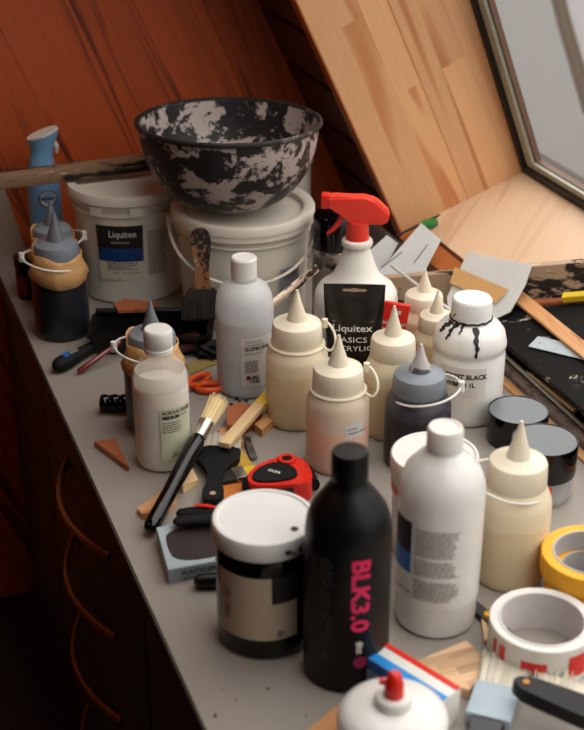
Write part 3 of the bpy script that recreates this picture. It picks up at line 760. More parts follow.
for v in bm.verts: v.co = Vector((v.co.x+.006, 0, v.co.y*.95+.137))
wrap(bm, 'logo_disc', .0285, 'ink', t, off=.0006)
bm = bmesh.new(); bmesh.ops.create_circle(bm, cap_ends=True, segments=28, radius=.0145)
for v in bm.verts: v.co = Vector((v.co.x+.006, 0, v.co.y*.95+.138))
wrap(bm, 'logo_disc', .0285, 'paperwhite', t, off=.0012)
wrap(text_bm([('febreze', .0095, -.009, .136, .95, .0002), ('AIR', .0065, 0, .112)], shear=.1), 'lettering', .0285, 'ink', t, off=.0018)

# small dark jar at far left
L9 = Vector((.314, 2.120, 0)); t = thing('glass_jar', 'small dark jar with red label behind the nearer ink bottle', 'jar', L9, face_cam(L9))
lathe('jar_body', [(0, 0), (.019, 0), (.021, .003), (.021, .060), (0, .060)], 'black_gloss', t)
lathe('lid', [(0, .058), (.022, .058), (.022, .074), (0, .075)], 'black', t)
patch('label_panel', .021, .012, .045, -70, -10, plain('brick_label', (120, 40, 30), .5), t)

# silver can with black top
La = Vector((.753, 1.832, 0)); t = thing('spray_can', 'brushed silver can with black top behind the spray bottle', 'can', La, face_cam(La))
lathe('can_body', [(0, 0), (.034, 0), (.0355, .003), (.0355, .130), (.0365, .133), (.0365, .137), (.035, .140), (0, .140)], splat('stained_silver', (170, 164, 156), (50, 44, 40), 20, .56, .62, .3, metal=1), t)
lathe('cap', [(0, .138), (.0345, .138), (.0345, .190), (.032, .194), (0, .194)], 'black_gloss', t)

# black paint tube standing on its cap
Lb = Vector((.694, 1.612, 0)); t = thing('paint_tube', 'black acrylic tube standing upright with a hanging slot', 'paint tube', Lb, face_cam(Lb)); t.scale = (1.38, 1.2, 1.0)
bm = bmesh.new(); rings = []
for z, a_, b_ in ((.020, .012, .012), (.026, .022, .020), (.040, .0265, .019), (.080, .0285, .014), (.120, .0300, .008), (.150, .0315, .0032), (.156, .0315, .0018), (.172, .0318, .0014)):
    rings.append([bm.verts.new((a_*math.copysign(abs(math.cos(2*PI*i/40))**.7, math.cos(2*PI*i/40)), b_*math.sin(2*PI*i/40), z)) for i in range(40)])
for a, b in zip(rings, rings[1:]):
    for i in range(40): bm.faces.new((a[i], a[(i+1) % 40], b[(i+1) % 40], b[i]))
bm.faces.new(rings[0][::-1]); bm.faces.new(rings[-1])
finish(bm, 'tube_body', plain('gloss_black_tube', (14, 12, 12), .22), t)
lathe('cap', [(0, 0), (.016, 0), (.017, .003), (.015, .022), (0, .022)], 'black', t, rib=(30, .0006, .002, .02))
bm = prism_bm(smooth_poly([(-.0125, -.0016), (-.004, -.0016), (0, -.003), (.004, -.0016), (.0125, -.0016), (.0125, .0022), (.004, .0022), (0, .0036), (-.004, .0022), (-.0125, .0022)], 1), 0, .0004)
for v in bm.verts: v.co = Vector((v.co.x, -.0024-v.co.z, .1640+v.co.y))
finish(bm, 'hang_slot', 'card', t)
def tubefront(bm, name, m):
    for v in bm.verts:
        z = v.co.z; r = .0190 if z < .04 else .0190-(z-.04)/.11*.0158
        v.co.y = -(r*math.sqrt(max(.05, 1-(v.co.x/.031)**2)))-.0015
    return finish(bm, name, m, t, smooth=False)
bm = text_bm([('Liquitex', .0140, -.0225, .104, .92, .0002)]); tubefront(bm, 'lettering', 'whiteink')
bm = bmesh.new()
for z in (.1015, .1180):
    vs = [bm.verts.new(c) for c in ((-.022, 0, z), (.020, 0, z), (.020, 0, z+.0004), (-.022, 0, z+.0004))]; bm.faces.new(vs)
tubefront(bm, 'rule', 'whiteink')
bm = text_bm([('BASICS', .0110, -.0195, .088, 1.0), ('ACRYLIC', .0105, -.0215, .0755, 1.0)]); tubefront(bm, 'lettering', 'whiteink')

# red sachet
Lc = Vector((.751, 1.630, 0)); t = thing('paint_sachet', 'little red paint tube right of the black acrylic tube', 'paint tube', Lc, (0, R(8), face_cam(Lc)))
finish(box_bm(-.019, .019, -.004, .004, .02, .128, bev=.0015), 'tube_body', 'red', t)
lathe('cap', [(0, 0), (.010, 0), (.010, .022), (0, .022)], 'white', t)
bm = text_bm([('AMSTERDAM', .0075, -.018, .094, .85, .0002)], print_bars(-.016, .010, .070, .088, .004, seed=6))
for v in bm.verts: v.co.y = -.0045
finish(bm, 'lettering', 'whiteink', t, smooth=False)
bm = box_bm(-.007, .007, -.0046, -.0043, .112, .118); finish(bm, 'hang_slot', 'white', t)

# ------------------------------------------------------------ laths, panels and drawing tools at the window side
def bar3(name, a, b, wd, th, m, label, cat, group=None, bev=.0008, roll=0):
    """straight bar between two points in space"""
    a, b = Vector(a), Vector(b); d = b-a
    o = finish(box_bm(0, d.length, -wd/2, wd/2, -th/2, th/2, bev=bev), name, m)
    o.location = a; o.rotation_mode = 'QUATERNION'
    q = d.to_track_quat('X', 'Z')
    from mathutils import Quaternion
    o.rotation_quaternion = q @ Quaternion((1, 0, 0), roll)
    return tag(o, label, cat, group)
# splattered plank on edge across the sill, black board on the sill slope in front of it
def sillz(x): return .0722+(x-.995)*.358
def solid(name, pts, off, m, label, cat, ex=None, group=None):
    """flat-sided board: four corners swept by the vector off; grain along ex"""
    pts = [Vector(p) for p in pts]; off = Vector(off); ex = (ex or pts[1]-pts[0]).normalized(); nz = off.normalized()
    ex = (ex-nz*ex.dot(nz)).normalized(); ey = nz.cross(ex); rot = Matrix((ex, ey, nz)).transposed(); it = rot.transposed()
    c = sum(pts, Vector())/len(pts); bm = bmesh.new()
    a = [bm.verts.new(it @ (p-c)) for p in pts]; b = [bm.verts.new(it @ (p-c+off)) for p in pts]
    bm.faces.new(a); bm.faces.new(b[::-1])
    for i in range(len(pts)): j = (i+1) % len(pts); bm.faces.new((a[i], a[j], b[j], b[i]))
    bmesh.ops.bevel(bm, geom=bm.edges[:], offset=.0008, segments=2, affect='EDGES')
    o = finish(bm, name, m); mm = rot.to_4x4(); mm.translation = c; o.matrix_world = mm
    return tag(o, label, cat, group)
q0, q1 = Vector((.822, 1.827, .0135)), Vector((1.19, 1.473, .1435))
solid('wooden_plank', [q0, q1, q1+Vector((0, 0, .060)), q0+Vector((0, 0, .060))], (.0125, .013, 0), 'splatboard', 'paint-splattered plank on edge across the pale window sill', 'plank')
f0 = Vector((-.004, -.0042, 0))
solid('wood_strip', [Vector((.940, 1.7060, sillz(.940)+.0012)), Vector((1.16, 1.494, sillz(1.16)+.0012)), Vector((1.152, 1.486, sillz(1.152)+.0012)), Vector((.932, 1.698, sillz(.932)+.0012))], (0, 0, .010), 'scrapred', 'thin brown wood strip lying along the foot of the splattered plank', 'wood strip')
SNV = Vector((-.358, 0, 1)).normalized()
bo_ = [Vector((x, y, sillz(x)+.001)) for x, y in ((.925, .35), (1.15, .35), (1.15, 1.478), (.925, 1.694))]
solid('black_board', bo_, SNV*.011, 'blackboard', 'wide black board with pale paint splatter lying beside the window', 'board', ex=Vector((0, 1, 0)))
def onboard(px, py, off=.013):
    d = Fw+(px-292)/FPX*Rt+(py-365)/FPX*Dn; n = Vector((-.358, 0, 1)); p0 = Vector((.995, 0, .0722))+SNV*off
    o0 = Vector((0, 0, CAM_H)); return o0+d*((p0-o0).dot(n)/d.dot(n))
def onlath(name, a, b, wd, th, off, m, label, cat):
    a, b = onboard(*a, off+th), onboard(*b, off+th); d = (b-a).normalized(); sd = SNV.cross(d)*wd/2
    return solid(name, [a-sd, b-sd, b+sd, a+sd], -SNV*th, m, label, cat, ex=d)
onlath('pine_lath', (514, 292), (640, 395), .022, .006, .0150, 'scrap', 'pine lath with reddish end lying across the black board', 'lath')
onlath('steel_ruler', (533, 341), (640, 366), .026, .0012, .0135, splat('cloudy_ruler', (176, 186, 190), (120, 124, 128), 60, .6, .62, .4), 'frosted ruler lying on the black board', 'ruler')
onlath('yellow_strip', (562, 295), (640, 288), .014, .010, .0150, 'yellowpaint', 'yellow painted strip lying before the splattered plank at right edge', 'wood strip')
lying('white_rod', (480, 331), (650, 486), .015, .0045, .0045, 'white', 'thin white rod running beside the black board', 'rod')
finish(box_bm(.962, 1.185, .35, 1.755, 0, .030), 'gap_filler_block', 'black_rubber')  # added black mass standing in for the dark gap beneath the board
M_base = tag(bpy.data.objects['gap_filler_block'], 'added black filler block darkening the gap under the splattered black board', 'block')
lying('metal_rail', (470, 330), (660, 507), .0, .013, .014, splat('scuffed_brown_rail', (136, 122, 110), (88, 76, 68), 40, .5, .6, .45, (200, 180, 150), lo2=.66), 'long scuffed brown rail running past the black tins', 'rail')
lying('wood_lath', (480, 357), (650, 519), .0, .013, .005, 'scrap', 'tan wooden lath between brown rail and black tins', 'lath')

def pencil(name, a, b, z, m, label, tip):
    p0, p1 = at(*a, z+.004), at(*b, z+.004); loc, rz, L = frame_obj('', p0, p1, z+.0035)
    t = thing(name, label, 'pencil', loc, rz)
    finish(tube_bm([(-L/2+.012, 0, 0), (L/2, 0, 0)], .0035, 6), 'shaft', m, t)
    finish(tube_bm([(-L/2+.005, 0, 0), (-L/2+.012, 0, 0)], .0037, 12), 'ferrule', 'metal', t)
    finish(tube_bm([(-L/2, 0, 0), (-L/2+.006, 0, 0)], [.0028, .0035], 12), 'eraser', tip, t)
pencil('pencil', (558, 379), (610, 446), .020, 'yellow', 'yellow pencil with orange-pink eraser at the right edge', plain('eraser_pink', (232, 120, 84), .6))
pencil('pencil', (526, 371), (575, 411), .0145, 'palescrap', 'pale wooden pencil with green band beside the brown rail', 'green')

# grey plastic cards, brush with green tape, white stick
def sheet(name, pts, m, th, label, cat, group=None):
    pts = [Vector(p) for p in pts]; n = (pts[1]-pts[0]).cross(pts[-1]-pts[0]).normalized()
    c = sum(pts, Vector())/len(pts); c.z = min(p.z for p in pts); bm = bmesh.new()
    a = [bm.verts.new(p-c) for p in pts]; b = [bm.verts.new(p-c+n*th) for p in pts]
    bm.faces.new(a); bm.faces.new(b[::-1])
    for i in range(len(pts)): j = (i+1) % len(pts); bm.faces.new((a[i], a[j], b[j], b[i]))
    o = finish(bm, name, m, smooth=False); o.location = c; return tag(o, label, cat, group)
def on_plane(px, py, p0, n):
    d = Fw+(px-292)/FPX*Rt+(py-365)/FPX*Dn; o0 = Vector((0, 0, CAM_H)); n = Vector(n); p0 = Vector(p0)
    return o0+d*((p0-o0).dot(n)/d.dot(n))
pp = at(384, 290, .03)
cpl = [on_plane(x, y, (.86, 1.86, .03), (-.25, -.6, .75)) for x, y in ((374, 278), (421, 223), (441, 240), (424, 273), (395, 286))]
c1 = sheet('plastic_card', cpl, 'greycard', .0012, 'larger pale grey plastic card leaning under green tape', 'card')
for (a, b) in (((381, 268), (402, 252)), ((414, 263), (428, 244))):
    o = finish(tube_bm([on_plane(*a, (.86, 1.86, .0315), (-.25, -.6, .75))-c1.location, on_plane(*b, (.86, 1.86, .0315), (-.25, -.6, .75))-c1.location], .0006, 6), 'cut_slot', 'ink', c1)
c2 = sheet('plastic_card', [on_plane(x, y, (.84, 1.92, .03), (-.25, -.6, .75)) for x, y in ((368, 252), (387, 235), (398, 243), (382, 275), (370, 272))], 'greycard', .0012, 'smaller grey plastic card tucked behind the spray bottle', 'card')
Bp = Vector((.93, 1.652, .071)); ev = Vector((.368, -.354, .13)); fv = Vector((.966, 1.6790, .133))-Bp
pln = ev.cross(fv); pln = pln if pln.z > 0 else -pln; pln.normalize(); pl0 = tuple(Bp)
bag = [(447, 297), (468, 251), (497, 258), (532, 264), (525, 285), (510, 312), (497, 318), (470, 315), (449, 322)]
c3 = sheet('plastic_sheet', [on_plane(x, y, pl0, pln) for x, y in bag], plain('cloudy_grey_plastic', (222, 220, 216), .35, sss=.2), .003, 'cloudy grey plastic sheet with tan tape strip behind the drip-stained bottle', 'sheet')
tp = [on_plane(x, y, Vector(pl0)+Vector(pln).normalized()*.0045, pln)-c3.location for x, y in ((455, 267), (509, 290), (496, 303), (450, 283))]
bm = bmesh.new(); bm.faces.new([bm.verts.new(p) for p in tp]); o = finish(bm, 'tape_strip', 'tan', c3, smooth=False)
md = o.modifiers.new('t', 'SOLIDIFY'); md.thickness = .0006
# thin artist brush with green tape
t = thing('paint_brush', 'thin dark paint brush wrapped in green tape lying on sill corner', 'brush', at(425, 225, .082))
a0, a1, a2 = at(396, 236, .075)-t.location, at(440, 215, .085)-t.location, at(452, 211, .086)-t.location
finish(tube_bm([a0, a1], [.002, .0024], 10), 'handle', 'black', t)
finish(tube_bm([a1, a2], [.0025, .0012], 10), 'bristle_tip', 'bristle', t)
bm = bmesh.new(); g0, g1 = at(418, 226, .083)-t.location, at(446, 219, .083)-t.location
pts = [(0, -.010), (.012, -.013), (.030, -.014), (.040, -.008), (.041, .006), (.028, .010), (.010, .006)]
dv = (g1-g0).normalized(); sv = Vector((-dv.y, dv.x, 0)); 
bm = bmesh.new(); top = [bm.verts.new(g0+dv*x+sv*y+Vector((0, 0, .004+.002*math.sin(i*2)))) for i, (x, y) in enumerate(smooth_poly(pts, 1))]; bot = [bm.verts.new(v.co-Vector((0, 0, .005))) for v in top]
bm.faces.new(top); bm.faces.new(bot[::-1])
for i in range(len(top)): j = (i+1) % len(top); bm.faces.new((top[i], bot[i], bot[j], top[j]))
finish(bm, 'green_tape', 'green', t)
pa, pb = at(391, 265, .115), at(458, 316, .098)
bar3('white_stick', pa, pb, .005, .003, 'greycard', 'thin white plastic stick leaning over the splattered plank', 'stick')

# ------------------------------------------------------------ brushes
def bristles(bm, x0, x1, y0, y1, z0, z1, fan, n, rnd, thick=.0006):
    for i in range(n):
        y, z = rnd.uniform(y0, y1), rnd.uniform(z0, z1); l = x1+rnd.uniform(-.004, .002)
        k = fan; yc, zc_ = (y0+y1)/2, (z0+z1)/2
        e = Vector((l, yc+(y-yc)*k+rnd.uniform(-.001, .001), zc_+(z-zc_)*k))
        tube_bm([(x0, y, z), e], [thick, thick*.5], 4, bm)
def brush(name, label, p0, p1, parts, tilt=0):
    """p0 = butt of the handle, p1 = tip of the bristles, both in space; parts(t, L)"""
    p0, p1 = Vector(p0), Vector(p1); d = p1-p0
    t = thing(name, label, 'brush', p0, (0, 0, 0)); t.rotation_mode = 'QUATERNION'; t.rotation_quaternion = d.to_track_quat('X', 'Z')
    parts(t, d.length); return t
rnd = random.Random(3)
def round_brush(t, L):
    hl = L*.68; fe = L*.80
    finish(tube_bm([(0, 0, 0), (.004, 0, 0), (.012, 0, 0), (hl*.4, 0, 0), (hl*.75, 0, 0), (hl*.92, 0, 0), (hl, 0, 0)], [.004, .0085, .0105, .0098, .0115, .0125, .0095], 18), 'handle', 'black_gloss', t)
    finish(tube_bm([(hl, 0, 0), (hl+.004, 0, 0), (fe-.003, 0, 0), (fe, 0, 0)], [.0095, .0102, .0108, .0112], 20, flat=.95), 'ferrule', 'metal', t)
    bm = tube_bm([(fe-.001, 0, 0), (L-.010, 0, 0)], [.0098, .0118], 14)
    for i in range(140):
        a, rr = rnd.uniform(0, 2*PI), math.sqrt(rnd.random())
        tube_bm([(fe-.001, rr*.0105*math.cos(a), rr*.0105*math.sin(a)), (L+rnd.uniform(-.008, 0), rr*.0150*math.cos(a), rr*.0150*math.sin(a))], [.0007, .0003], 4, bm)
    finish(bm, 'bristles', 'bristle', t)
pa, pb = at(149, 531, .012), at(219, 399, .066)
brush('paint_brush', 'round paint brush with cream bristles and glossy black handle', pa, pb, round_brush)

def flat_outline(t, poly, z0, z1, name, m, bev=.0012): return finish(prism_bm(poly, z0, z1, bev=bev), name, m, t)
def flat_black(t, L):
    poly = [(0, -.008), (0, .008), (.006, .013), (.016, .014), (.030, .0095), (.048, .010), (.062, .016), (.070, .026), (.074, .029), (.098, .029), (.098, -.029), (.074, -.029), (.070, -.026), (.062, -.016), (.048, -.010), (.030, -.0095), (.016, -.014), (.006, -.013)]
    k = L/.125
    poly = [(x*k, y*1.02) for x, y in poly]
    flat_outline(t, smooth_poly(poly, 1), -.004, .005, 'handle', 'black_rubber')
    lathe('hang_hole', [(0, .0052), (.0042, .0052), (.0042, .0056), (0, .0056)], 'card', t, n=16, center=(.011*k, 0, 0))
    bm = bmesh.new(); bristles(bm, .096*k, L, -.028, .028, -.003, .004, 1.0, 170, rnd, .0007)
    box_bm(.096*k, L-.008, -.0275, .0275, -.002, .003, bm)
    finish(bm, 'bristles', 'bristlewhite', t)
brush('flat_brush', 'flat black brush with short white bristles between round brush and tape measure', at(212, 503, .008), at(221, 434, .014), flat_black)

def chip_brush(t, L):
    finish(prism_bm(smooth_poly([(0, -.006), (0, .006), (L*.3, .008), (L*.5, .013), (L*.5, -.013), (L*.3, -.008)], 1), -.004, .004, bev=.001), 'handle', 'yellowpaint', t)
    finish(box_bm(L*.48, L*.68, -.014, .014, -.005, .005, bev=.001), 'ferrule', 'metal', t)
    bm = box_bm(L*.67, L-.006, -.0125, .0125, -.003, .003); bristles(bm, L*.67, L, -.013, .013, -.004, .004, 1.05, 100, rnd)
    finish(bm, 'bristles', 'darkbristle', t)
brush('chip_brush', 'small dark-bristled brush under the flat black brush', at(272, 468, .010), at(216, 480, .008), chip_brush)

# old caked brush standing in the tray
def old_brush(t, L):
    finish(prism_bm(smooth_poly([(0, -.008), (0, .008), (.010, .015), (.030, .0165), (.055, .012), (.085, .012), (.100, .019), (.100, -.019), (.085, -.011), (.055, -.009), (.030, -.015), (.010, -.0155)], 2), -.006, .006, bev=.0015), 'handle', 'bucketdirty', t)
    lathe('hang_hole', [(0, .0062), (.0055, .0062), (.0055, .0068), (0, .0068)], 'ink', t, n=16, center=(.028, .0, 0))
    finish(prism_bm([(.094, -.019), (.094, .019), (.112, .030), (.112, -.030)], -.008, .008, bev=.001), 'ferrule', 'darkbristle', t)
    bm = prism_bm([(.110, -.030), (.110, .030), (L, .034), (L, -.034)], -.009, .009, bev=.001); bristles(bm, .11, L+.002, -.031, .031, -.010, .010, 1.1, 160, rnd, .0009)
    finish(bm, 'bristles', 'darkbristle', t)
def atY(px, py, Y):
    d = Fw+(px-292)/FPX*Rt+(py-365)/FPX*Dn; return Vector((0, 0, CAM_H))+d*(Y/d.y)
q0, q1 = atY(200, 228, 1.862), atY(203, 318, 1.835)
ob = brush('old_paint_brush', 'old paint-caked brush standing handle-up against the white bucket', q0, q1, old_brush)

# ------------------------------------------------------------ black roller tray and the clutter in it
t = thing('roller_tray', 'black plastic roller tray with dried paint below the tubs', 'tray', (.460, 1.868, 0), R(-20))
bm = bmesh.new()
tw, tl = .092, .042
outer = [(-tw, -tl), (tw, -tl), (tw, tl), (-tw, tl)]
lv = [(.90, 0), (1.0, .030), (1.06, .031), (1.06, .034), (.96, .034), (.86, .004)]
rr = []
for k, z in lv: rr.append([bm.verts.new((x*k, y*k, z)) for x, y in outer])
for a, b in zip(rr, rr[1:]):
    for i in range(4): bm.faces.new((a[i], a[(i+1) % 4], b[(i+1) % 4], b[i]))
bm.faces.new(rr[0][::-1]); bm.faces.new(rr[-1])
bmesh.ops.bevel(bm, geom=bm.edges[:], offset=.003, segments=2, affect='EDGES')
finish(bm, 'basin', splat('black_tray_plastic', (16, 14, 13), (60, 50, 44), 30, .62, .66, .35), t)
finish(tube_bm([(-tw, tl*1.05, .036), (0, tl*1.05, .037), (tw, tl*1.05, .036)], .0062, 12), 'rim_roll', 'black', t)
scrap('wood_offcut', [(113, 303), (125, 298), (158, 302), (150, 309), (118, 310)], .040, .006, 'scrapred', 'reddish offcut on the far rim of the black tray', 'wood offcut')
scrap('wood_offcut', [(150, 345), (196, 331), (206, 340), (165, 356)], .012, .008, 'darkboards', 'dark stained offcut lying inside the black tray', 'wood offcut')
scrap('paper_strip', [(186, 364), (217, 353), (220, 362), (190, 374)], .0, .002, plain('olive_strip', (150, 130, 70), .6), 'olive-yellow paper strip beside the scissors', 'paper')
scrap('wood_offcut', [(89, 345), (95, 327), (112, 342), (104, 347)], .0, .004, 'palescrap', 'pale triangular offcut beside the ink bottle', 'wood offcut')
p = at(150, 345, .0)
bm = bmesh.new(); bmesh.ops.create_icosphere(bm, subdivisions=4, radius=1)
for v in bm.verts:
    c = v.co.copy(); k = 1+.16*math.sin(c.x*5+1)*math.sin(c.y*6)+.10*math.sin(c.z*9+c.x*7)+.05*math.sin(c.y*17+c.x*11)
    v.co = Vector((c.x*.024*k, c.y*.020*k, max(0, .010+c.z*.015*k)))
o = finish(bm, 'black_cloth', 'black_rubber'); p = at(211, 350, .010); o.location = (p.x, p.y, 0)
tag(o, 'black crumpled rag left of the frosted bottle', 'cloth')

# knife handle, red pen
def capsule(L, r, k=12):
    xs = []
    for i in range(k+1):
        a = PI*i/k; xs.append((L/2-(L/2-r)*1.0*math.copysign(1, math.cos(a))*1 if False else 0, 0))
    return xs
pa, pb = at(56, 367, .012), at(98, 344, .012); loc, rz, L = frame_obj('', pa, pb, .0125)
t = thing('utility_knife', 'black rubber knife handle with blue button near the desk edge', 'knife', loc, rz)
finish(tube_bm([(-L/2-.003, 0, 0), (-L/2+.002, 0, 0), (-L/2+.012, 0, 0), (-L*.15, 0, 0), (L*.2, 0, 0), (L/2, 0, .001)], [.005, .0105, .0125, .0120, .0090, .0085], 16), 'handle', 'black_rubber', t)
lathe('button', [(0, .0108), (.0060, .0108), (.0055, .0135), (0, .0140)], plain('button_blue', (40, 100, 190), .3), t, n=20, center=(-L/2+.020, -.002, 0))
finish(box_bm(-L/2+.028, -L/2+.046, -.006, .005, .0095, .0125, bev=.002), 'grip_inlay', plain('grey_inlay', (120, 118, 116), .5), t)
finish(box_bm(L/2-.002, L/2+.022, -.005, .005, -.001, .001), 'blade', 'metal', t)
pa, pb = at(78, 372, .006), at(120, 342, .030)
a, b = pa, pb
o = finish(tube_bm([Vector((0, 0, 0)), (b-a)*.03, (b-a)*.5, (b-a)], [.003, .0045, .0045, .0035], 12), 'red_pen', plain('dark_red_lacquer', (112, 26, 14), .25, coat=.5)); o.location = a
tag(o, 'dark red lacquered stick leaning on the black tray', 'stick')

# black ribbed handle, wood wedge
pa, pb = at(99, 404, .012), at(150, 404, .012); loc, rz, L = frame_obj('', pa, pb, .0135)
bm = bmesh.new(); pts, rr = [], []
for i in range(121):
    u = i/120; x = -L/2+L*u; r = .0108+.0022*abs(math.sin(u*5*PI))**.6
    if u < .06: r *= math.sqrt(max(.05, 1-((.06-u)/.06)**2))
    pts.append((x, 0, 0)); rr.append(r)
t = finish(tube_bm(pts, rr, 18), 'tool_handle', 'black_gloss'); t.location = loc; t.rotation_euler = (0, 0, rz)
tag(t, 'ribbed glossy black tool handle lying left of milky bottle', 'tool handle')
scrap('wood_wedge', [(94, 441), (116, 438), (129, 466), (126, 465)], .0, .009, 'scrapred', 'reddish wooden wedge lying alone near the desk edge', 'wood wedge')
scrap('wood_block', [(137, 508), (163, 489), (177, 498), (168, 510), (142, 514)], 0, .008, 'scrap', 'light block under the round brush handle', 'wood block')
scrap('wood_block', [(178, 478), (193, 468), (198, 479), (183, 487)], .0, .010, 'palescrap', 'small pale block beside the flat black brush', 'wood block')

# scissors
pc = at(205, 388, .006); t = thing('scissors', 'orange-handled scissors half hidden behind the milky bottle', 'scissors', (pc.x, pc.y, 0), R(-25))
def loop(cx, cy, ax, ay, ang):
    pts = []
    for i in range(28):
        a = 2*PI*i/28; x, y = ax*math.cos(a), ay*math.sin(a)*(1-.25*math.cos(a))
        pts.append((cx+x*math.cos(ang)-y*math.sin(ang), cy+x*math.sin(ang)+y*math.cos(ang), .007))
    return tube_bm(pts, .0048, 10, closed=True)
finish(loop(.008, .002, .020, .011, R(5)), 'finger_loop', 'orange', t)
finish(loop(-.012, .024, .020, .011, R(60)), 'finger_loop', 'orange', t)
finish(prism_bm([(-.095, -.003), (-.020, -.006), (-.012, .004), (-.020, .008)], .004, .0055), 'blade', 'metal', t)
finish(prism_bm([(-.090, -.008), (-.024, -.002), (-.020, .012), (-.026, .012)], .0060, .0075), 'blade', 'metal', t)
# little black beads by the bottle foot
for i, (x, y) in enumerate(((229, 397), (236, 400), (243, 398), (240, 404), (248, 402), (233, 404))):
    o = finish(lathe_bm([(0, 0), (.002, .001), (.0026, .003), (.002, .005), (0, .006)], 10), 'paint_crumb', 'ink'); o.location = at(x, y, 0); o.rotation_euler = (.3*i, 0, i)
    tag(o, 'tiny black paint crumb at the foot of the isopropyl bottle', 'crumb', 'black paint crumbs')

# stack of pine pieces and the yellow-ended stick
scrap('wood_block', [(226, 408), (238, 402), (262, 405), (255, 414), (240, 424), (227, 425)], 0, .022, 'scrapred', 'reddish block under the yellow-ended stick', 'wood block')
scrap('wood_block', [(254, 424), (277, 404), (282, 412), (262, 430)], 0, .012, 'scrap', 'small tan block right of the yellow-ended stick', 'wood block')
pa, pb = at(224, 446, .026), at(272, 392, .026); loc, rz, L = frame_obj('', pa, pb, .023)
t = thing('mixing_stick', 'pale wooden stick with yellow painted end behind tape measure', 'stick', loc, rz)
finish(box_bm(-L/2, L*.22, -.0085, .0085, 0, .008, bev=.001), 'shaft', 'palescrap', t)
finish(box_bm(L*.22, L/2, -.0085, .0085, 0, .008, bev=.001), 'yellow_end', 'yellowpaint', t)
scrap('wood_block', [(218, 428), (236, 424), (244, 440), (226, 448)], 0, .012, 'scrap', 'tan block under the low end of the mixing stick', 'wood block')
scrap('wood_wedge', [(232, 456), (243, 450), (254, 466), (238, 472)], 0, .005, plain('ochre_wood', (204, 160, 60), .5), 'yellowish offcut beside the tape measure', 'wood wedge')
lying('saw_blade', (246, 436), (254, 458), .004, .010, .0015, splat('etched_steel', (90, 84, 78), (40, 36, 34), 80, .5, .52, .4), 'small dark etched blade left of the tape measure', 'blade')
scrap('wood_block', [(214, 483), (245, 478), (250, 492), (222, 500)], 0, .006, plain('amber_wood', (206, 118, 44), .5), 'amber wood piece behind the white-lidded jar', 'wood block')

# tape measure
pc = at(279, 471, .03); t = thing('tape_measure', 'red and black tape measure beside the pinkish squeeze bottle', 'tape measure', (pc.x, pc.y, 0), face_cam(pc)+R(8)); t.scale = (1.12, 1.12, 1)
ol = smooth_poly([(-.038, -.020), (-.036, .004), (-.020, .020), (.006, .033), (.024, .033), (.034, .018), (.038, -.014), (.030, -.030), (-.010, -.030), (-.030, -.027)], 2)
finish(prism_bm(ol, 0, .030, bev=.003), 'case', 'red', t)
il = smooth_poly([(-.034, -.019), (-.030, .002), (-.010, .016), (.004, .018), (.020, .004), (.020, -.020), (-.012, -.025)], 2)
finish(prism_bm(il, .0285, .0325, bev=.001), 'face_plate', 'black_rubber', t)
lathe('lock_ring', [(.006, .030), (.0105, .030), (.0105, .0345), (.0085, .0352), (.006, .0345), (.006, .030)], 'red', t, n=28, center=(.012, .021, 0))
lathe('lock_button', [(0, .030), (.006, .030), (.006, .033), (0, .0335)], 'black', t, n=20, center=(.012, .021, 0))
for pts in ([(-.039, -.022, .012), (-.037, .006, .012), (-.020, .023, .012), (.004, .035, .012)], [(.026, .033, .014), (.037, .018, .014), (.040, -.014, .014)], [(-.034, -.027, .016), (-.010, -.032, .016), (.012, -.032, .016)]):
    finish(tube_bm(pts, .0055, 10, flat=1.6), 'rubber_bumper', 'black_rubber', t)
bm = text_bm([('OLFA', .0065, 0, 0, 1, .0003)]); 
for v in bm.verts: v.co = Vector((v.co.x-.014, v.co.z-.006, .0329))
bmesh.ops.rotate(bm, verts=bm.verts[:], cent=(-.006, -.004, .033), matrix=Matrix.Rotation(R(-35), 3, 'Z'))
finish(bm, 'lettering', 'whiteink', t, smooth=False)

# pale blue box with dark window, glove on it
A_, B_, C_, D_ = (156, 527), (168, 570), (222, 560), (205, 512)
bt = .020
pts = [at(*p, bt) for p in (A_, B_, C_, D_)]; u = pts[2]-pts[1]; v = pts[0]-pts[1]
org = pts[1]; t = thing('cardboard_box', 'flat pale blue box with dark oval opening under the glove', 'box', (org.x, org.y, 0), math.atan2(u.y, u.x))
bl, bw_ = .085, v.length
ang = math.atan2(v.y, v.x)-math.atan2(u.y, u.x); sk = math.cos(ang)*bw_; bh = math.sin(ang)*bw_
finish(prism_bm([(0, 0), (bl, 0), (bl+sk, bh), (sk, bh)], 0, bt, bev=.0008), 'box_body', plain('pale_blue_card', (166, 178, 182), .6), t)
wn = smooth_poly([(.012, .010), (bl*.95, .008), (bl*.95+sk, bh*.9), (.010+sk, bh*.88), (.006+sk*.5, bh*.55)], 2)
finish(prism_bm(wn, bt, bt+.0006), 'oval_print', plain('dark_brown_print', (44, 32, 30), .5), t)
bm = text_bm([('PUNTOLIJM', .0080, .016, .0095, 1, .0003), ('Strong', .0065, .018, .0025, 1, .0002)])
for q in bm.verts: q.co.y = -.0010
finish(bm, 'lettering', plain('printed_slate', (70, 84, 92), .6), t, smooth=False)
pg = at(198, 520, .022); g = thing('work_glove', 'black work glove with red trim behind the white-lidded jar', 'glove', (pg.x, pg.y, .0212), face_cam(pg))
finish(tube_bm([(-.026, .004, .008), (-.022, .004, .009), (-.008, .004, .010), (.010, .000, .011), (.030, -.004, .011), (.044, -.004, .010)], [.003, .0075, .0085, .0090, .015, .016], 14, flat=.65), 'finger', 'black_rubber', g)
finish(tube_bm([(-.030, -.012, .007), (-.026, -.012, .008), (-.010, -.012, .009), (.010, -.012, .010), (.030, -.010, .010)], [.003, .0078, .0088, .0095, .012], 14, flat=.65), 'finger', 'black_rubber', g)
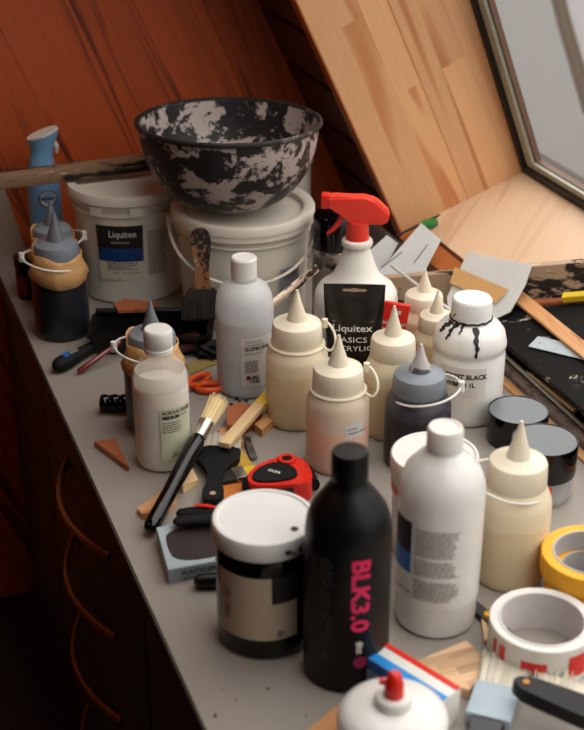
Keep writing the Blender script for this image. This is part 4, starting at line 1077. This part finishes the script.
finish(tube_bm([(-.004, .006, .0185), (.012, .002, .0195), (.022, -.001, .0185)], [.002, .0035, .002], 8, flat=.5), 'red_trim', 'red', g)
pb_ = at(206, 580, .01); o = finish(tube_bm([(-.014, 0, .009), (-.010, 0, .009), (0, 0, .009), (.020, 0, .009)], [.003, .008, .009, .009], 14), 'bottle_stopper', 'black'); o.location = (pb_.x, pb_.y, 0); o.rotation_euler = (0, 0, face_cam(pb_)); tag(o, 'small black cap lying left of the white-lidded jar', 'cap')

# mixing knife with paint crust leaning between bottles
q0, q1 = atY(278, 300, 1.80), atY(318, 267, 1.82)
bar3('palette_knife', q0-(q1-q0)*.5, q1, .013, .003, splat('rusty_chrome', (200, 180, 160), (56, 34, 26), 40, .5, .53, .3, metal=.7, stretch=(.4, 1, 1)), 'chrome palette knife crusted with brown paint leaning by the bucket', 'palette knife', roll=R(60))

# ------------------------------------------------------------ tapes and foreground
def tape_roll(label, loc, ro, ri, h, m, core, rot=0):
    t = thing('tape_roll', label, 'tape', loc, rot)
    c = ri+.0025
    lathe('tape_band', [(c, .0005), (ro-.001, .0), (ro, .001), (ro, h-.001), (ro-.001, h), (c, h-.0005), (c, .0005)], m, t, n=72)
    lathe('core', [(ri, 0), (c, 0), (c, h+.0003), (ri, h+.0003), (ri, 0)], core, t, n=72)
    return t
coreg = plain('grey_card_core', (176, 172, 170), .6)
tape_roll('lower yellow masking tape roll at the right edge', (.752, 1.052, 0), .052, .034, .044, 'yellow', coreg)
tape_roll('upper yellow masking tape roll lying on another roll', (.747, 1.050, .0445), .056, .041, .024, 'yellow', coreg)
t = tape_roll('large roll of white parcel tape with red print in the foreground', (.652, .990, 0), .056, .044, .046, 'white', plain('white_core', (214, 206, 204), .5), face_cam((.652, .990)))
for a0, a1, z0, z1 in ((-58, -52, .006, .036), (-47, -38, .006, .036), (-18, 10, .006, .030), (34, 60, .008, .036)):
    patch('red_print', .056, z0, z1, a0, a1, 'red', t)
wrap(text_bm([('FRAGILE', .012, -.016, .012, 1, .0004)]), 'lettering', .056, 'whiteink', t)

# cutter with yellow button
pc = at(488, 614, .01); t = thing('box_cutter', 'grey box cutter with yellow wheel between bottle and tape roll', 'cutter', (pc.x, pc.y, 0), R(100))
finish(prism_bm(smooth_poly([(-.05, -.007), (-.05, .007), (.03, .008), (.045, .003), (.045, -.006)], 1), 0, .008, bev=.001), 'handle', plain('dark_grey_handle', (60, 58, 56), .5), t)
lathe('wheel', [(0, .008), (.005, .008), (.0045, .011), (0, .0115)], 'yellow', t, n=20)
finish(prism_bm([(.040, -.004), (.040, .003), (.075, .002), (.070, -.004)], .003, .004), 'blade', 'metal', t)
lying('wood_stick', (487, 640), (484, 618), 0, .006, .006, 'palescrap', 'short pale stick below the box cutter', 'stick')
# striped wood piece and blue/red box
scrap('wood_offcut', [(408, 664), (466, 640), (492, 662), (470, 690), (440, 682)], 0, .012, wood('striped_plywood', (224, 186, 146), (190, 140, 98), strip=.012, piece=.05, var=1.2), 'small glued pine panel lying beyond the red-topped glue bottle', 'wood panel')
scrap('wood_offcut', [(300, 735), (338, 704), (352, 722), (345, 760), (300, 760)], 0, .010, 'scrap', 'pine offcut corner at the bottom edge beside the glue bottle', 'wood panel')
P0, P1 = at(363, 655, .044), at(440, 703, .044); dd = P1-P0
t = thing('carton', 'blue, white and red carton lying behind the red-topped glue bottle', 'box', (P0.x, P0.y, .0), math.atan2(dd.y, dd.x))
L = dd.length
bm = bmesh.new(); box_bm(0, L, 0, .032, 0, .044, bm, bev=.001)
finish(bm, 'carton_body', 'white', t)
finish(box_bm(-.0004, L+.0004, -.0006, -.0001, .0005, .0435), 'blue_side', plain('carton_blue', (14, 84, 160), .4), t)
finish(box_bm(0, L, .0002, .012, .0441, .0446), 'blue_band', plain('carton_light_blue', (30, 140, 216), .4), t)
finish(box_bm(0, L, .0255, .0322, .0441, .0446), 'red_band', 'red', t)
finish(box_bm(-.0006, -.0001, .0, .032, .0005, .0435), 'blue_end', plain('carton_end_blue', (14, 84, 160), .4), t)
bm = print_bars(.006, .05, .012, .030, .005, seed=44)
for v in bm.verts: v.co.y = -.0010
finish(bm, 'fine_print', 'whiteink', t, smooth=False)
# glue bottle with red tip
Lg = Vector((.434, .893, 0)); t = thing('glue_bottle', 'white glue bottle with red nozzle tip at the bottom edge', 'bottle', Lg, face_cam(Lg)); t.scale = (1.2, 1.2, .68)
lathe('bottle_body', [(0, 0), (.040, 0), (.044, .005), (.044, .085), (.042, .096), (.034, .106), (.022, .110), (.016, .112), (0, .112)], 'white_gloss', t, n=56)
lathe('cap', [(0, .110), (.0150, .110), (.0150, .122), (.0135, .126), (.0085, .1275), (0, .1275)], 'white', t, rib=(30, .0005, .111, .122))
lathe('nozzle_tip', [(0, .127), (.0082, .127), (.0078, .140), (.0076, .148), (.0062, .154), (.0056, .162), (.0030, .166), (0, .166)], 'red', t, n=24)
finish(box_bm(-.012, -.004, -.002, .002, .145, .153, bev=.001), 'tip_wing', 'red', t)
# foreground brushes with grey ferrules
def pale_brush(t, L):
    finish(prism_bm(smooth_poly([(0, -.008), (0, .008), (L*.4, .012), (L*.5, .020), (L*.5, -.020), (L*.4, -.012)], 1), -.006, .006, bev=.0015), 'handle', 'black_gloss', t)
    finish(box_bm(L*.48, L*.74, -.023, .023, -.008, .008, bev=.002), 'ferrule', plain('pale_grey_ferrule', (176, 192, 202), .4), t)
    bm = box_bm(L*.73, L-.012, -.021, .021, -.006, .006); bristles(bm, L*.73, L, -.022, .022, -.007, .007, 1.25, 200, rnd, .0008)
    finish(bm, 'bristles', 'bristlewhite', t)
def black_brush(t, L):
    finish(prism_bm(smooth_poly([(0, -.005), (0, .007), (.012, .012), (L*.35, .015), (L*.6, .017), (L, .018), (L, -.016), (L*.5, -.014), (L*.2, -.012), (.008, -.010)], 1), -.008, .008, bev=.002), 'handle', 'black_satin', t)
    lathe('hang_hole', [(0, .0082), (.0034, .0082), (.0034, .0088), (0, .0088)], 'brass', t, n=16, center=(.013, .001, 0))
q0, q1 = at(466, 790, .010), at(508, 658, .012)
brush('paint_brush', 'wide brush with pale grey ferrule lying before the parcel tape', q0, q1, pale_brush)
brush('paint_brush', 'black-handled brush crossing the bottom right corner', at(513, 684, .040), at(640, 735, .036), black_brush)
bm = bmesh.new(); rnd2 = random.Random(9)
cb = at(574, 694, .012)
for i in range(260):
    a = rnd2.uniform(-.5, .5); x = rnd2.uniform(-.04, .04); tube_bm([(x, -.012+rnd2.uniform(-.004, .004), rnd2.uniform(.002, .022)), (x*1.15+.003*a, .016+rnd2.uniform(-.004, .003), rnd2.uniform(.004, .026))], [.0008, .0004], 4, bm)
box_bm(-.038, .038, -.020, .010, .001, .020, bm, bev=.003)
o = finish(bm, 'bristle_head', 'bristlewhite'); o.location = (cb.x, cb.y, 0); o.rotation_euler = (0, 0, face_cam(cb)-R(12)); tag(o, 'loose white bristle head in front of the parcel tape roll', 'brush head')

for i, (x, y, rr_) in enumerate(((268, 689, .0022), (215, 716, .0026), (236, 700, .0012), (128, 405, .0012), (306, 716, .0015), (222, 690, .001))):
    bm = bmesh.new(); n = 9; top = [bm.verts.new((rr_*(1+.35*math.sin(k*2.3+i))*math.cos(2*PI*k/n), rr_*.6*(1+.3*math.cos(k*1.7+i))*math.sin(2*PI*k/n), .0006)) for k in range(n)]
    bot = [bm.verts.new((v.co.x, v.co.y, 0)) for v in top]; bm.faces.new(top); bm.faces.new(bot[::-1])
    for k in range(n): bm.faces.new((top[k], bot[k], bot[(k+1) % n], top[(k+1) % n]))
    o = finish(bm, 'paint_fleck', 'ink'); o.location = at(x, y, 0); o.rotation_euler = (0, 0, i*1.3)
    tag(o, 'tiny dried black paint fleck on the bare grey desk top', 'paint fleck', 'dried paint flecks on the desk')

# print and colour bands belong to the label they are printed on
for root in [o for o in col.objects if o.type == 'EMPTY' and not o.parent]:
    kids = [o for o in col.objects if o.parent == root]
    lab = [o for o in kids if o.name.startswith('label_panel')]
    if lab:
        for k in kids:
            if k.name.split('.')[0] in ('lettering', 'fine_print', 'barcode', 'label_black', 'label_band', 'red_dot', 'seal_mark'): k.parent = lab[0]
    caps = [o for o in kids if o.name.split('.')[0] == 'cap']
    for k in kids:
        if k.name.split('.')[0] in ('nozzle', 'cap_strap') and caps: k.parent = caps[0]
